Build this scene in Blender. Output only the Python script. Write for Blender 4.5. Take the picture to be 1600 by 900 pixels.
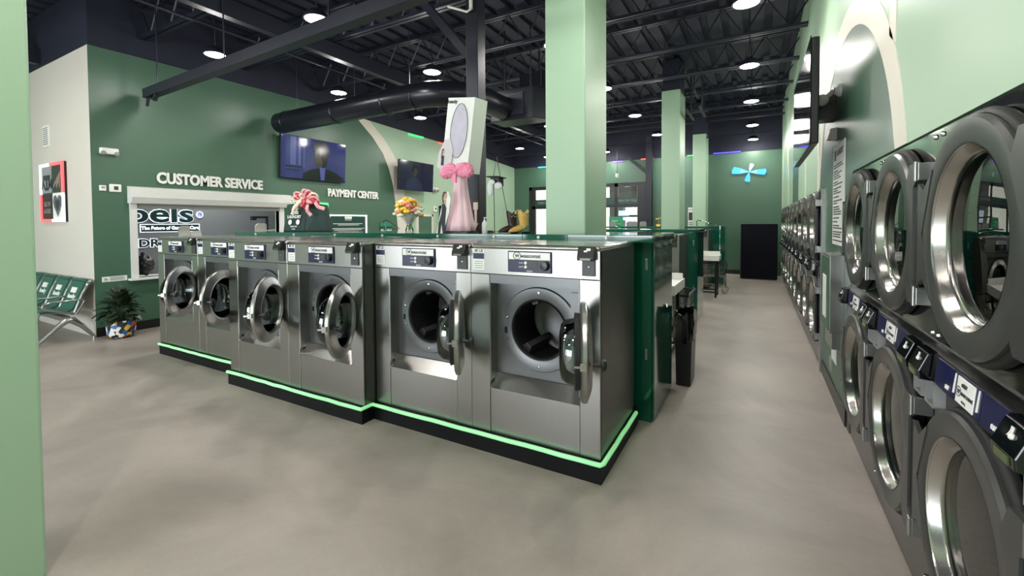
import bpy, bmesh, math, random
from mathutils import Vector, Matrix
random.seed(7)
S = bpy.context.scene
for o in list(bpy.data.objects): bpy.data.objects.remove(o)
COL = S.collection
PI = math.pi
# ------------------------------------------------------------------ camera
cam = bpy.data.cameras.new('camera'); camo = bpy.data.objects.new('camera', cam); COL.objects.link(camo)
RX = Vector((0.87326819, 0.48720044, -0.00619718)); DN = Vector((0.00795778, -0.02697863, -0.99960434)); FW = Vector((-0.48717486, 0.87287335, -0.02743661))
m3 = Matrix((RX, -DN, -FW)).transposed().to_4x4(); m3.translation = (0, 0, 1.6)
camo.matrix_world = m3
cam.sensor_width = 36; cam.lens = 686.19 / 1600 * 36; cam.shift_y = (367.2 - 450) / 1600; cam.clip_start = .02
S.camera = camo
# ------------------------------------------------------------------ colour management, world, sun, daylight
S.view_settings.view_transform = 'Standard'; S.view_settings.look = 'None'; S.view_settings.gamma = 1
S.view_settings.use_curve_mapping = False; S.view_settings.exposure = 0.0
LAMP_W = 17.0      # downward part of each downlight
GLOBE_W = 20.0     # its sideways spill from the domed diffuser
DAY_W = 300.0
W = bpy.data.worlds.new('world'); S.world = W; W.use_nodes = True
bg = W.node_tree.nodes['Background']; bg.inputs[0].default_value = (.85, .93, 1, 1); bg.inputs[1].default_value = 1.3
sun = bpy.data.lights.new('sun', 'SUN'); sun.energy = 8.0; sun.angle = .02; sun.color = (1, .96, .9)
suno = bpy.data.objects.new('sun', sun); COL.objects.link(suno)
suno.rotation_euler = Vector((.25, .75, -1)).to_track_quat('-Z', 'Y').to_euler()
for x in (-3.6, -7.6):
    l = bpy.data.lights.new('window_daylight', 'AREA'); l.shape = 'RECTANGLE'; l.size = 3.4; l.size_y = 2.6; l.energy = DAY_W; l.color = (.9, .96, 1)
    o = bpy.data.objects.new('window_daylight', l); COL.objects.link(o); o.location = (x, -5.35, 1.5); o.rotation_euler = (PI/2, 0, 0)
# ------------------------------------------------------------------ materials
def lin(h):
    h = h.lstrip('#'); r = []
    for i in (0, 2, 4):
        c = int(h[i:i+2], 16) / 255; r.append(c/12.92 if c <= .04045 else ((c+.055)/1.055)**2.4)
    return tuple(r) + (1,)
def pm(name, hexc, rough=.5, metal=0., var=.05, scale=5., bump=0., emis=None, es=0., coat=0., stretch=None, rvar=0., spec=.5):
    m = bpy.data.materials.new(name); m.use_nodes = True; nt = m.node_tree; N = nt.nodes; L = nt.links
    b = N['Principled BSDF']; c = lin(hexc)
    b.inputs['Roughness'].default_value = rough; b.inputs['Metallic'].default_value = metal
    b.inputs['Specular IOR Level'].default_value = spec
    if coat: b.inputs['Coat Weight'].default_value = coat; b.inputs['Coat Roughness'].default_value = .06
    tc = N.new('ShaderNodeTexCoord'); mp = N.new('ShaderNodeMapping'); L.new(tc.outputs['Object'], mp.inputs[0])
    if stretch: mp.inputs['Scale'].default_value = stretch
    nz = N.new('ShaderNodeTexNoise'); nz.inputs['Scale'].default_value = scale; nz.inputs['Detail'].default_value = 4
    L.new(mp.outputs[0], nz.inputs['Vector'])
    mr = N.new('ShaderNodeMapRange'); mr.inputs[3].default_value = 1-var; mr.inputs[4].default_value = 1+var
    L.new(nz.outputs['Fac'], mr.inputs[0])
    mx = N.new('ShaderNodeVectorMath'); mx.operation = 'SCALE'; mx.inputs[0].default_value = c[:3]
    L.new(mr.outputs[0], mx.inputs['Scale']); L.new(mx.outputs[0], b.inputs['Base Color'])
    if rvar:
        r2 = N.new('ShaderNodeMapRange'); r2.inputs[3].default_value = rough-rvar; r2.inputs[4].default_value = rough+rvar
        L.new(nz.outputs['Fac'], r2.inputs[0]); L.new(r2.outputs[0], b.inputs['Roughness'])
    if bump:
        bp = N.new('ShaderNodeBump'); bp.inputs['Strength'].default_value = bump; bp.inputs['Distance'].default_value = .01
        L.new(nz.outputs['Fac'], bp.inputs['Height']); L.new(bp.outputs[0], b.inputs['Normal'])
    if emis: b.inputs['Emission Color'].default_value = lin(emis); b.inputs['Emission Strength'].default_value = es
    return m
def glassmat(name, tint='ffffff', refl=.08, rough=.0):
    m = bpy.data.materials.new(name); m.use_nodes = True; nt = m.node_tree; N = nt.nodes; L = nt.links
    N.remove(N['Principled BSDF']); out = N['Material Output']
    t = N.new('ShaderNodeBsdfTransparent'); t.inputs[0].default_value = lin(tint)
    g = N.new('ShaderNodeBsdfGlossy'); g.inputs['Roughness'].default_value = rough
    fr = N.new('ShaderNodeFresnel'); fr.inputs[0].default_value = 1.45
    ad = N.new('ShaderNodeMath'); ad.operation = 'ADD'; ad.inputs[1].default_value = refl; ad.use_clamp = True
    mx = N.new('ShaderNodeMixShader'); L.new(fr.outputs[0], ad.inputs[0]); L.new(ad.outputs[0], mx.inputs[0])
    L.new(t.outputs[0], mx.inputs[1]); L.new(g.outputs[0], mx.inputs[2]); L.new(mx.outputs[0], out.inputs[0]); return m
def perfmat(name, hexc, hole, scale, rough=.35, metal=.9):
    m = pm(name, hexc, rough, metal); nt = m.node_tree; N = nt.nodes; L = nt.links; b = N['Principled BSDF']
    tc = N.new('ShaderNodeTexCoord'); v = N.new('ShaderNodeTexVoronoi'); v.inputs['Scale'].default_value = scale; v.inputs['Randomness'].default_value = 0.1
    L.new(tc.outputs['Object'], v.inputs['Vector'])
    r = N.new('ShaderNodeMapRange'); r.inputs[1].default_value = .20; r.inputs[2].default_value = .28; L.new(v.outputs['Distance'], r.inputs[0])
    mx = N.new('ShaderNodeMix'); mx.data_type = 'RGBA'; mx.inputs[6].default_value = lin(hole); mx.inputs[7].default_value = lin(hexc)
    L.new(r.outputs[0], mx.inputs[0]); L.new(mx.outputs[2], b.inputs['Base Color']); return m
M = {}
M['steel'] = pm('brushed_steel', 'a2a19e', .30, 1., .03, 1.0, .0, stretch=(70, 70, 1.0), rvar=.025)
M['steel_side'] = pm('grey_steel_sheet', '6a6a68', .33, .9, .05, 1.0, stretch=(60, 60, 1))
M['steel_top'] = pm('polished_steel_lid', 'a9a8a4', .24, 1., .06, 3)
M['chrome'] = pm('chrome', 'c2c1be', .10, 1., .03, 2)
M['satin'] = pm('satin_chrome', 'a8a7a4', .30, 1., .05, 2)
M['rim'] = pm('spun_steel_rim', 'bdbbb6', .2, 1., .08, 2.5, rvar=.05)
M['mirror'] = pm('mirror_steel', '9aa09c', .06, 1., .03, 1)
M['dryer_front'] = pm('dark_steel_front', '5c5b59', .26, .9, .06, 1., stretch=(50, 50, 1))
M['door_grey'] = pm('grey_door_enamel', '50514f', .34, .55, .05, 2)
M['plate'] = pm('grey_drum_plate', '6c6e70', .38, .7, .04, 2)
M['drum'] = perfmat('perforated_drum_steel', '5b5b5c', '2b2b2c', 120)
M['dryer_drum'] = perfmat('perforated_dryer_drum', '45494d', '0b0c0d', 48)
M['black'] = pm('black_plastic', '121315', .32, 0, .05, 8)
M['blackgloss'] = pm('gloss_black', '0a0b0e', .08, 0, .02, 4)
M['rubber'] = pm('black_rubber', '161616', .6)
M['darkgrey'] = pm('dark_grey_plastic', '3c3d3f', .45)
M['grey'] = pm('grey_plastic', '8b8c8b', .45)
M['terminal_grey'] = pm('pale_grey_plastic', 'b0aea8', .5)
M['navy'] = pm('navy_panel', '121840', .35, 0, .04, 6)
M['white'] = pm('white_plastic', 'e6e6e2', .4)
M['paper'] = pm('paper', 'e2e4df', .7)
M['ink'] = pm('dark_ink', '30353a', .6)
M['letter'] = pm('white_letters', 'e9e9e4', .45)
M['lcd'] = pm('green_lcd', '3c4a2a', .2, emis='5b7030', es=.15)
M['wall_dark'] = pm('dark_green_paint', '446451', .38, 0, .03, 1.5, .02)
M['wall_light'] = pm('light_green_paint', 'a0bca1', .42, 0, .03, 1.5, .02)
M['cream'] = pm('cream_paint', 'd8d3c6', .5, 0, .02, 2)
M['whitewall'] = pm('off_white_paint', 'c9c5bb', .55, 0, .03, 2)
M['baseboard'] = pm('black_baseboard', '101312', .35)
M['floor'] = None
M['ceil'] = pm('black_ceiling_paint', '12162a', .7, 0, .15, 3)
M['ceilmetal'] = pm('black_painted_steel', '191c29', .45, .1, .1, 3)
M['ductblack'] = pm('black_duct', '1b1d25', .28, .3, .12, 2)
M['laminate'] = pm('gloss_green_laminate', '0f5644', .06, 0, .05, 2, coat=.6)
M['plinth'] = pm('black_plinth', '0a0b0d', .5, spec=.2)
M['rope'] = pm('green_rope_light', 'a2e6ab', .45, 0, .12, 20, emis='90ee9c', es=.45)
M['shutter'] = pm('white_shutter_steel', 'd6d7d3', .4)
M['room_grey'] = pm('grey_office_paint', '76777c', .6)
M['signdark'] = pm('dark_green_letters', '10302f', .3)
M['halo'] = pm('white_halo', 'ffffff', .4, emis='e8ecff', es=1.3)
M['halo_blue'] = pm('bluish_halo', 'cfd4ff', .4, emis='b9c0ff', es=1.1)
M['gneon'] = pm('green_neon', '7dffa0', .4, emis='46f07a', es=1.5)
M['wneon'] = pm('white_neon', 'ffffff', .4, emis='d8f4ee', es=1.2)
M['rneon'] = pm('red_neon', 'ff6b70', .4, emis='ff4a55', es=1.1)
M['signgreen'] = pm('deep_green_sign', '1b3f38', .35)
M['signmid'] = pm('mid_green_sign', '2f7d62', .4)
M['seatgreen'] = pm('green_vinyl', '1d5548', .4)
M['alu'] = pm('silver_aluminium', 'a9aaa8', .3, .9)
M['leaf'] = pm('dark_leaf', '2c3a26', .38, 0, .35, 6)
M['soil'] = pm('soil', '2a2018', .9)
M['windowframe'] = pm('black_window_frame', '14171a', .4)
M['glass'] = glassmat('clear_glass', 'f2f8f5', .03)
M['doorglass'] = glassmat('washer_glass', 'dfe4e4', .06)
M['dryerglass'] = glassmat('dryer_glass', 'a9b0b4', .10)
M['lampglow'] = pm('lamp_diffuser', 'ffffff', .4, emis='fff4e2', es=38)
M['pink'] = pm('pink_satin', 'e9c3cd', .35, 0, .06, 4)
M['pinkbow'] = pm('pink_tulle', 'f08fae', .55, 0, .12, 25)
M['boxwhite'] = pm('white_carton', 'dfe2dd', .5)
M['oval'] = pm('pale_lilac_print', 'b9b6c6', .3, 0, .2, 9)
M['skin'] = pm('skin', 'c79a80', .55)
M['hair'] = pm('brown_hair', '4a2c1e', .5)
M['clothdark'] = pm('dark_cloth', '2c2d30', .7)
M['tulle'] = pm('white_tulle', 'd8dcdc', .6)
M['tote'] = pm('dark_green_tote', '12302c', .6)
M['bootbrown'] = pm('dark_brown_leather', '2e1a17', .4, 0, .25, 15)
M['boottan'] = pm('tan_leather', 'c9a255', .45, 0, .18, 30)
M['cream2'] = pm('cream_leather', 'd8cfae', .5)
M['gold'] = pm('gold', 'c9a94a', .3, .8)
M['red'] = pm('red_ribbon', 'b3303f', .45); M['rosepink'] = pm('rose_ribbon', 'e2a3a6', .45); M['ivory'] = pm('ivory_ribbon', 'e3d2bd', .45)
M['orange'] = pm('orange_petal', 'f0a860', .6); M['yellow'] = pm('yellow_petal', 'efc63c', .6); M['whitepetal'] = pm('white_petal', 'f0ead8', .6); M['pinkpetal'] = pm('pink_petal', 'e58b86', .6)
M['leafgreen'] = pm('fresh_green', '6d8d4a', .5)
M['screenblue'] = pm('tv_screen_blue', '10122a', .06, 0, .3, 3, emis='3a4080', es=.55)
M['screendim'] = pm('tv_screen_dim', '0d0e16', .08, 0, .15, 3, emis='34364c', es=.45)
M['screendark'] = pm('tv_picture_dark', '08080c', .1, emis='14151d', es=.5)
M['screenskin'] = pm('tv_picture_skin', '0b0a0a', .1, emis='4c4440', es=.6)
M['screenlight'] = pm('tv_picture_light', '12131c', .1, emis='5a60a8', es=.7)
M['screenshirt'] = pm('tv_picture_shirt', '0d0e14', .1, emis='3a3e58', es=.6)
M['pavement'] = pm('pavement', '9a9890', .9); M['facade'] = pm('pale_facade', 'e9e4da', .8); M['siding'] = pm('dark_siding', '3c3a37', .8, 0, .2, 1, stretch=(.2, .2, 14)); M['paneblue'] = pm('pale_window', 'b9c6d8', .3)
for k, h in dict(g='35e070', r='ff5040', b='4c40ff', p='6a3cf0', c='40d8f0').items():
    M['led_'+k] = pm('led_'+k, h, .4, emis=h, es=2.2)
M['neonblue'] = pm('blue_neon', '3aa8ff', .4, emis='2a8cf0', es=1.0); M['neoncyan'] = pm('cyan_neon', '80ffe8', .4, emis='55f0d8', es=1.1); M['neonpale'] = pm('pale_violet_neon', 'a8b4e8', .4, emis='8c9ce0', es=.5)
def floormat():
    m = pm('polished_concrete', '85817b', .42, 0, .1, 1.2, .01); nt = m.node_tree; N = nt.nodes; L = nt.links; b = N['Principled BSDF']
    tc = N.new('ShaderNodeTexCoord'); cr = N.new('ShaderNodeValToRGB')
    a = N.new('ShaderNodeTexNoise'); a.inputs['Scale'].default_value = .9; a.inputs['Detail'].default_value = 8; a.inputs['Roughness'].default_value = .62; a.inputs['Distortion'].default_value = .5
    L.new(tc.outputs['Object'], a.inputs['Vector'])
    cr.color_ramp.elements[0].position = .3; cr.color_ramp.elements[0].color = lin('898179'); cr.color_ramp.elements[1].position = .72; cr.color_ramp.elements[1].color = lin('aea59c')
    f = N.new('ShaderNodeTexNoise'); f.inputs['Scale'].default_value = 60; f.inputs['Detail'].default_value = 3; L.new(tc.outputs['Object'], f.inputs['Vector'])
    mr = N.new('ShaderNodeMapRange'); mr.inputs[3].default_value = .93; mr.inputs[4].default_value = 1.07; L.new(f.outputs['Fac'], mr.inputs[0])
    vm = N.new('ShaderNodeVectorMath'); vm.operation = 'SCALE'; L.new(a.outputs['Fac'], cr.inputs[0]); L.new(cr.outputs[0], vm.inputs[0]); L.new(mr.outputs[0], vm.inputs['Scale']); L.new(vm.outputs[0], b.inputs['Base Color'])
    r = N.new('ShaderNodeMapRange'); r.inputs[3].default_value = .34; r.inputs[4].default_value = .5; L.new(a.outputs['Fac'], r.inputs[0]); L.new(r.outputs[0], b.inputs['Roughness'])
    return m
M['floor'] = floormat()
def patchmat():
    m = pm('colour_patch_pot', 'ffffff', .45); nt = m.node_tree; N = nt.nodes; L = nt.links; b = N['Principled BSDF']
    tc = N.new('ShaderNodeTexCoord'); v = N.new('ShaderNodeTexVoronoi'); v.inputs['Scale'].default_value = 17; L.new(tc.outputs['Object'], v.inputs['Vector'])
    sp = N.new('ShaderNodeSeparateColor'); L.new(v.outputs['Color'], sp.inputs[0]); cr = N.new('ShaderNodeValToRGB'); cr.color_ramp.interpolation = 'CONSTANT'
    cols = ['151515', 'e8e6e0', 'c8402c', 'e8b830', '2f62a8', '171717', 'e9e6dd', '26303a']
    e = cr.color_ramp.elements; e[0].position = 0; e[0].color = lin(cols[0]); e[1].position = 1/8; e[1].color = lin(cols[1])
    for i in range(2, 8): q = e.new(i/8); q.color = lin(cols[i])
    L.new(sp.outputs[0], cr.inputs[0]); L.new(cr.outputs[0], b.inputs['Base Color']); return m
M['patch'] = patchmat()
# ------------------------------------------------------------------ mesh builder
class MB:
    def __init__(s): s.v = []; s.f = []; s.m = []
    def add(s, v, f, mi=0):
        n = len(s.v); s.v += [tuple(p) for p in v]; s.f += [tuple(i+n for i in q) for q in f]; s.m += [mi]*len(f); return s
    def hexa(s, p, mi=0):
        return s.add(p, [(3,2,1,0),(4,5,6,7),(0,1,5,4),(1,2,6,5),(2,3,7,6),(3,0,4,7)], mi)
    def box(s, x0, x1, y0, y1, z0, z1, mi=0):
        return s.hexa([(x0,y0,z0),(x1,y0,z0),(x1,y1,z0),(x0,y1,z0),(x0,y0,z1),(x1,y0,z1),(x1,y1,z1),(x0,y1,z1)], mi)
    def prism(s, poly, ax, d0, d1, mi=0):
        # poly of 2D points; ax = axis the prism runs along; other two axes in xyz order
        def P(a, b, d): return (d,a,b) if ax == 'x' else ((a,d,b) if ax == 'y' else (a,b,d))
        n = len(poly); A = sum(poly[i][0]*poly[(i+1)%n][1]-poly[(i+1)%n][0]*poly[i][1] for i in range(n))
        if A < 0: poly = poly[::-1]
        v = [P(a,b,d0) for a,b in poly] + [P(a,b,d1) for a,b in poly]
        f = [tuple(range(n-1,-1,-1)), tuple(range(n,2*n))] + [(i,(i+1)%n,n+(i+1)%n,n+i) for i in range(n)]
        if ax == 'y': f = [q[::-1] for q in f]
        return s.add(v, f, mi)
    def frame(s, p0, p1):
        d = (Vector(p1)-Vector(p0)).normalized(); u = Vector((0,0,1)) if abs(d.z) < .9 else Vector((1,0,0)); a = d.cross(u).normalized(); return a, d.cross(a)
    def tube(s, pts, r, seg=8, mi=0, closed=False, caps=True):
        pts = [Vector(p) for p in pts]; n = len(pts); rs = r if isinstance(r, (list, tuple)) else [r]*n; rings = []; V = []
        pa = None
        for i, p in enumerate(pts):
            if closed: d = pts[(i+1)%n]-pts[i-1]
            else: d = pts[min(i+1,n-1)]-pts[max(i-1,0)]
            d.normalize()
            if pa is None:
                u = Vector((0,0,1)) if abs(d.z) < .9 else Vector((1,0,0)); a = d.cross(u).normalized()
            else: a = (pa-d*pa.dot(d)).normalized()
            pa = a; b = d.cross(a)
            V += [p+(a*math.cos(t)+b*math.sin(t))*rs[i] for t in (2*PI*k/seg for k in range(seg))]
        F = []
        for i in range(n if closed else n-1):
            j = (i+1)%n
            F += [(i*seg+k, i*seg+(k+1)%seg, j*seg+(k+1)%seg, j*seg+k) for k in range(seg)]
        if caps and not closed: F += [tuple(range(seg-1,-1,-1)), tuple(range((n-1)*seg, n*seg))]
        return s.add(V, F, mi)
    def cyl(s, p0, p1, r, seg=16, mi=0): return s.tube([p0,p1], r, seg, mi)
    def bar(s, p0, p1, w, h, mi=0):
        a, b = s.frame(p0, p1); p0 = Vector(p0); p1 = Vector(p1); a = a*w/2; b = b*h/2
        return s.hexa([p0-a-b,p0+a-b,p0+a+b,p0-a+b,p1-a-b,p1+a-b,p1+a+b,p1-a+b], mi)
    def lathe(s, prof, o=(0,0,0), ax='z', seg=32, loop=False, mi=0):
        o = Vector(o); V = []; n = len(prof)
        for r, h in prof:
            for k in range(seg):
                t = 2*PI*k/seg; c, q = r*math.cos(t), r*math.sin(t)
                V.append(o+Vector((c,q,h) if ax == 'z' else ((c,h,q) if ax == 'y' else (h,c,q))))
        F = []
        for i in range(n if loop else n-1):
            j = (i+1)%n
            F += [(i*seg+k, i*seg+(k+1)%seg, j*seg+(k+1)%seg, j*seg+k) for k in range(seg)]
        return s.add(V, F, mi)
    def sph(s, c, r, seg=12, rings=8, sc=(1,1,1), mi=0):
        c = Vector(c); V = []; F = []
        for i in range(rings+1):
            p = PI*i/rings
            for k in range(seg):
                t = 2*PI*k/seg; V.append(c+Vector((r*sc[0]*math.sin(p)*math.cos(t), r*sc[1]*math.sin(p)*math.sin(t), r*sc[2]*math.cos(p))))
        for i in range(rings): F += [(i*seg+k, (i+1)*seg+k, (i+1)*seg+(k+1)%seg, i*seg+(k+1)%seg) for k in range(seg)]
        return s.add(V, F, mi)
    def plate_hole(s, x0, x1, z0, z1, cx, cz, r, y, seg=48, mi=0):
        V = []; F = []
        for k in range(seg):
            t = 2*PI*k/seg; c, q = math.cos(t), math.sin(t)
            V.append((cx+r*c, y, cz+r*q))
            kx = ((x1-cx)/c if c > 1e-9 else ((x0-cx)/c if c < -1e-9 else 1e9)); kz = ((z1-cz)/q if q > 1e-9 else ((z0-cz)/q if q < -1e-9 else 1e9))
            kk = min(kx, kz); V.append((cx+kk*c, y, cz+kk*q))
        for k in range(seg):
            j = (k+1)%seg; F.append((2*k, 2*k+1, 2*j+1, 2*j))
        for (X, Z) in ((x1,z1),(x0,z1),(x0,z0),(x1,z0)):
            best = None
            for k in range(seg):
                j = (k+1)%seg; a, b = V[2*k+1], V[2*j+1]
                if abs(a[0]-b[0]) > 1e-6 and abs(a[2]-b[2]) > 1e-6 and min(abs(a[0]-X), abs(b[0]-X)) < 1e-6 and min(abs(a[2]-Z), abs(b[2]-Z)) < 1e-6: best = (k, j)
            if best: V.append((X, y, Z)); F.append((2*best[0]+1, len(V)-1, 2*best[1]+1))
        return s.add(V, F, mi)
    def text(s, body, size, o, xd, yd, ext=.004, bold=0., al='CENTER', mi=0, xs=1.):
        c = bpy.data.curves.new('t', 'FONT'); c.body = body; c.size = size; c.extrude = ext; c.offset = bold; c.align_x = al; c.resolution_u = 3
        ob = bpy.data.objects.new('t', c); COL.objects.link(ob)
        me = bpy.data.meshes.new_from_object(ob.evaluated_get(bpy.context.evaluated_depsgraph_get()))
        xd = Vector(xd); yd = Vector(yd); zd = xd.cross(yd); o = Vector(o)
        s.add([o+xd*v.co.x*xs+yd*v.co.y+zd*v.co.z for v in me.vertices], [tuple(p.vertices) for p in me.polygons], mi)
        bpy.data.objects.remove(ob); bpy.data.curves.remove(c); bpy.data.meshes.remove(me); return s
    def build(s, name, mats, parent=None, smooth=None, bevel=0., fix=True):
        me = bpy.data.meshes.new(name); me.from_pydata(s.v, [], s.f)
        for m in (mats if isinstance(mats, (list, tuple)) else [mats]): me.materials.append(M[m] if isinstance(m, str) else m)
        me.polygons.foreach_set('material_index', s.m); me.update()
        if fix:
            bm = bmesh.new(); bm.from_mesh(me); bmesh.ops.recalc_face_normals(bm, faces=bm.faces); bm.to_mesh(me); bm.free()
        if smooth:
            me.shade_smooth(); me.set_sharp_from_angle(angle=math.radians(smooth))
        o = bpy.data.objects.new(name, me); COL.objects.link(o)
        if parent: o.parent = parent
        if bevel:
            b = o.modifiers.new('bevel', 'BEVEL'); b.width = bevel; b.segments = 2; b.limit_method = 'ANGLE'
        return o
def thing(name, label, cat, loc=(0,0,0), rz=0, group=None):
    o = bpy.data.objects.new(name, None); o.empty_display_size = .1; COL.objects.link(o); o.location = loc; o.rotation_euler = (0,0,rz)
    o['label'] = label; o['category'] = cat
    if group: o['group'] = group
    return o
def tag(o, label, cat, group=None):
    o['label'] = label; o['category'] = cat
    if group: o['group'] = group
    return o
def struct(o): o['kind'] = 'structure'; return o
def dup(root, loc, rz, label, group=None):
    def cp(o, par):
        c = o.copy(); COL.objects.link(c); c.parent = par
        for ch in kids[o.name]: cp(ch, c)
        return c
    kids = {}
    def walk(o):
        kids[o.name] = list(o.children)
        for ch in o.children: walk(ch)
    walk(root); r = cp(root, None); r.location = loc; r.rotation_euler = (0,0,rz); r['label'] = label
    if group: r['group'] = group
    return r
XW = ((0,1,0),(0,0,1))     # text on a wall facing +X
XE = ((0,-1,0),(0,0,1))    # text on a wall facing -X
YS = ((1,0,0),(0,0,1))     # text on a face looking to -Y
def arc(cx, cy, rx, ry, a0, a1, n): return [(cx+rx*math.cos(math.radians(a0+(a1-a0)*i/n)), cy+ry*math.sin(math.radians(a0+(a1-a0)*i/n))) for i in range(n+1)]
# ================================================================== ROOM SHELL
LW = -8.25; RW = .62; BW = 15.0
struct(MB().box(-12.5, 1.9, -5.2, 15.4, -.12, 0).build('floor', 'floor'))
# roof deck with ribs running along Y
mb = MB(); x = -12.6
while x < 2.0:
    mb.box(x, x+.2, -5.2, 15.3, 4.98, 5.06); mb.box(x+.2, x+.32, -5.2, 15.3, 5.03, 5.06); x += .32
struct(mb.build('ceiling', 'ceil'))
# left wall: dark green, arch stripe, light green
mb = MB(); o0 = 3.05; o1 = 5.34
zt = [(2.55,4.15),(6,4.17),(9,4.06),(10.7,4.0),(15.1,3.72)]
mb.box(LW-.12, LW, 2.67, 15.1, 4.8, 4.99)
mb.prism([(2.67,0),(o0,0),(o0,4.82),(2.67,4.82)], 'x', LW-.12, LW); mb.prism([(o0,0),(o1,0),(o1,.80),(o0,.80)], 'x', LW-.12, LW)
mb.prism([(o0,1.90),(o1,1.90),(o1,4.82),(o0,4.82)], 'x', LW-.12, LW); mb.prism([(o1,0),(15.1,0),(15.1,4.82),(o1,4.82)], 'x', LW-.12, LW)
struct(mb.build('wall_left', 'wall_light'))
inner = [(8.66,0),(8.63,1.42),(8.55,2.1),(8.47,2.59),(8.33,3.0),(8.13,3.37),(7.8,3.72),(7.37,4.05),(7.25,4.13)]
d = .003
mb = MB()
for a, b, z0, z1 in ((2.55,o0,0,None),(o0,o1,0,.80),(o0,o1,1.90,None)):
    if z1 is None:
        mb.prism([(a,z0),(b,z0),(b,4.15 if b<4 else 4.165),(a,4.15)], 'x', LW, LW+d)
    else: mb.prism([(a,z0),(b,z0),(b,z1),(a,z1)], 'x', LW, LW+d)
mb.prism([(o1,0)]+inner+[(6,4.17),(o1,4.165)], 'x', LW, LW+d)
struct(mb.build('trim_1', 'wall_dark'))
outer = [(p[0]+.38, p[1]+.02) for p in inner[:-1]]+[(7.62,4.13)]
mb = MB()
for i in range(len(inner)-1):
    mb.prism([inner[i], outer[i], outer[i+1], inner[i+1]], 'x', LW, LW+.004)
struct(mb.build('trim_2', 'cream'))
mb = MB(); mb.prism([zt[0],zt[1],zt[2],zt[3],zt[4],(15.1,4.99),(2.55,4.99)], 'x', LW, LW+.012)
struct(mb.build('trim_3', 'ceil'))
struct(MB().box(LW, LW+.015, 2.55, 15, 0, .13).build('baseboard_left', 'baseboard'))
# off-white return wall
struct(MB().box(-12.6, LW, 2.55, 2.67, 0, 4.15, 0).box(-12.6, LW, 2.55, 2.67, 4.15, 5, 1).build('wall_return', ['whitewall', 'ceil']))
# back wall with storefront opening
sx0, sx1, sz = -7.62, -3.2, 2.95
mb = MB(); mb.box(LW-.1, sx0, BW, BW+.15, 0, 3.70); mb.box(sx1, 1.9, BW, BW+.15, 0, 3.70); mb.box(sx0, sx1, BW, BW+.15, sz, 3.70)
mb.box(LW-.1, 1.9, BW-.02, BW+.15, 3.70, 5.0, 1)
struct(mb.build('wall_back', ['wall_dark', 'ceil']))
struct(MB().box(sx1, .5, BW-.015, BW, 0, .13).build('baseboard_back', 'baseboard'))
# right wall (bulkhead above the dryers, panel between the two dryer groups, wall beyond)
for a in ((-5.2,4.2,1.967,5),(4.2,5.70,0,5),(5.70,15,1.957,5),(13.66,15,0,1.957),(-5.2,1.42,0,1.967)): struct(MB().box(RW, 1.9, *a).build('wall_right', 'wall_light'))
acy, ary, acz, arz = 4.5, 1.78, 1.66, 1.62
iy, iz = ary-.2, arz-.2
def clipdark():
    mb = MB(); n = 40
    for i in range(n):
        y0 = acy-iy+2*iy*i/n; y1 = acy-iy+2*iy*(i+1)/n
        t = lambda y: acz+iz*math.sqrt(max(0, 1-((y-acy)/iy)**2))
        lo = 1.967 if y1 <= 4.2001 else (0 if y1 <= 5.7 else 1.957)
        if t(y0) < lo and t(y1) < lo: continue
        mb.prism([(y0,lo),(y1,lo),(y1,max(lo,t(y1))),(y0,max(lo,t(y0)))], 'x', RW-.002, RW)
    return mb
struct(clipdark().build('trim_4', 'wall_dark'))
def archband(name, cy, ry, rz, cz, w, zmin, dd=.004, a0=0, a1=180):
    o = arc(cy, cz, ry, rz, a0, a1, 48); i = arc(cy, cz, ry-w, rz-w, a0, a1, 48); mb = MB()
    for k in range(48):
        q = [o[k], o[k+1], i[k+1], i[k]]
        q = [(a, max(b, zmin)) for a, b in q]
        if max(b for a, b in q)-min(b for a, b in q) > .003: mb.prism(q, 'x', RW-dd, RW)
    for s in (-1, 1):
        if cz > zmin: mb.prism([(cy+s*ry, zmin), (cy+s*(ry-w), zmin), (cy+s*(ry-w), cz), (cy+s*ry, cz)], 'x', RW-dd, RW)
    return struct(mb.build(name, 'cream'))
archband('trim_5', acy, ary, arz, acz, .2, 1.967)
archband('trim_6', 7.0, .85, 1.0, 2.62, .14, 1.94, .005)
archband('trim_7', 13.2, 1.5, 1.5, 2.2, .2, 1.94)
struct(MB().prism([(3.10,2.60),(2.97,2.52),(2.93,4.2),(3.05,4.2)], 'x', RW-.004, RW).build('trim_8', 'cream'))
struct(MB().prism([(9.1,1.94),(10.4,1.94),(10.4,4.2),(9.1,4.2)], 'x', RW-.003, RW).build('trim_9', 'wall_dark'))
struct(MB().box(RW-.015, RW, 4.2, 5.70, 0, .13).build('baseboard_right', 'baseboard'))
struct(MB().box(RW-.03, RW+.02, 5.62, 5.70, 0, 1.94).build('trim_10', 'alu'))
# rear of the room, behind the photographer: side wall and glazed shop front
struct(MB().box(-12.6, -12.5, -5.2, 2.6, 0, 5).build('wall_side', 'wall_light'))
mb = MB(); mb.box(-12.6, -9.6, -5.3, -5.2, 0, 5); mb.box(-1.6, 1.9, -5.3, -5.2, 0, 5); mb.box(-9.6, -1.6, -5.3, -5.2, 2.9, 5); mb.box(-9.6, -1.6, -5.3, -5.2, 0, .15)
struct(mb.build('wall_front', 'wall_light'))
mb = MB()
for x in (-9.6, -7.6, -5.62, -3.6, -1.68): mb.box(x, x+.08, -5.29, -5.21, .15, 2.9)
mb.box(-9.6, -1.6, -5.28, -5.22, 2.1, 2.18)
w2 = struct(mb.build('window_2', 'windowframe'))
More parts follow.
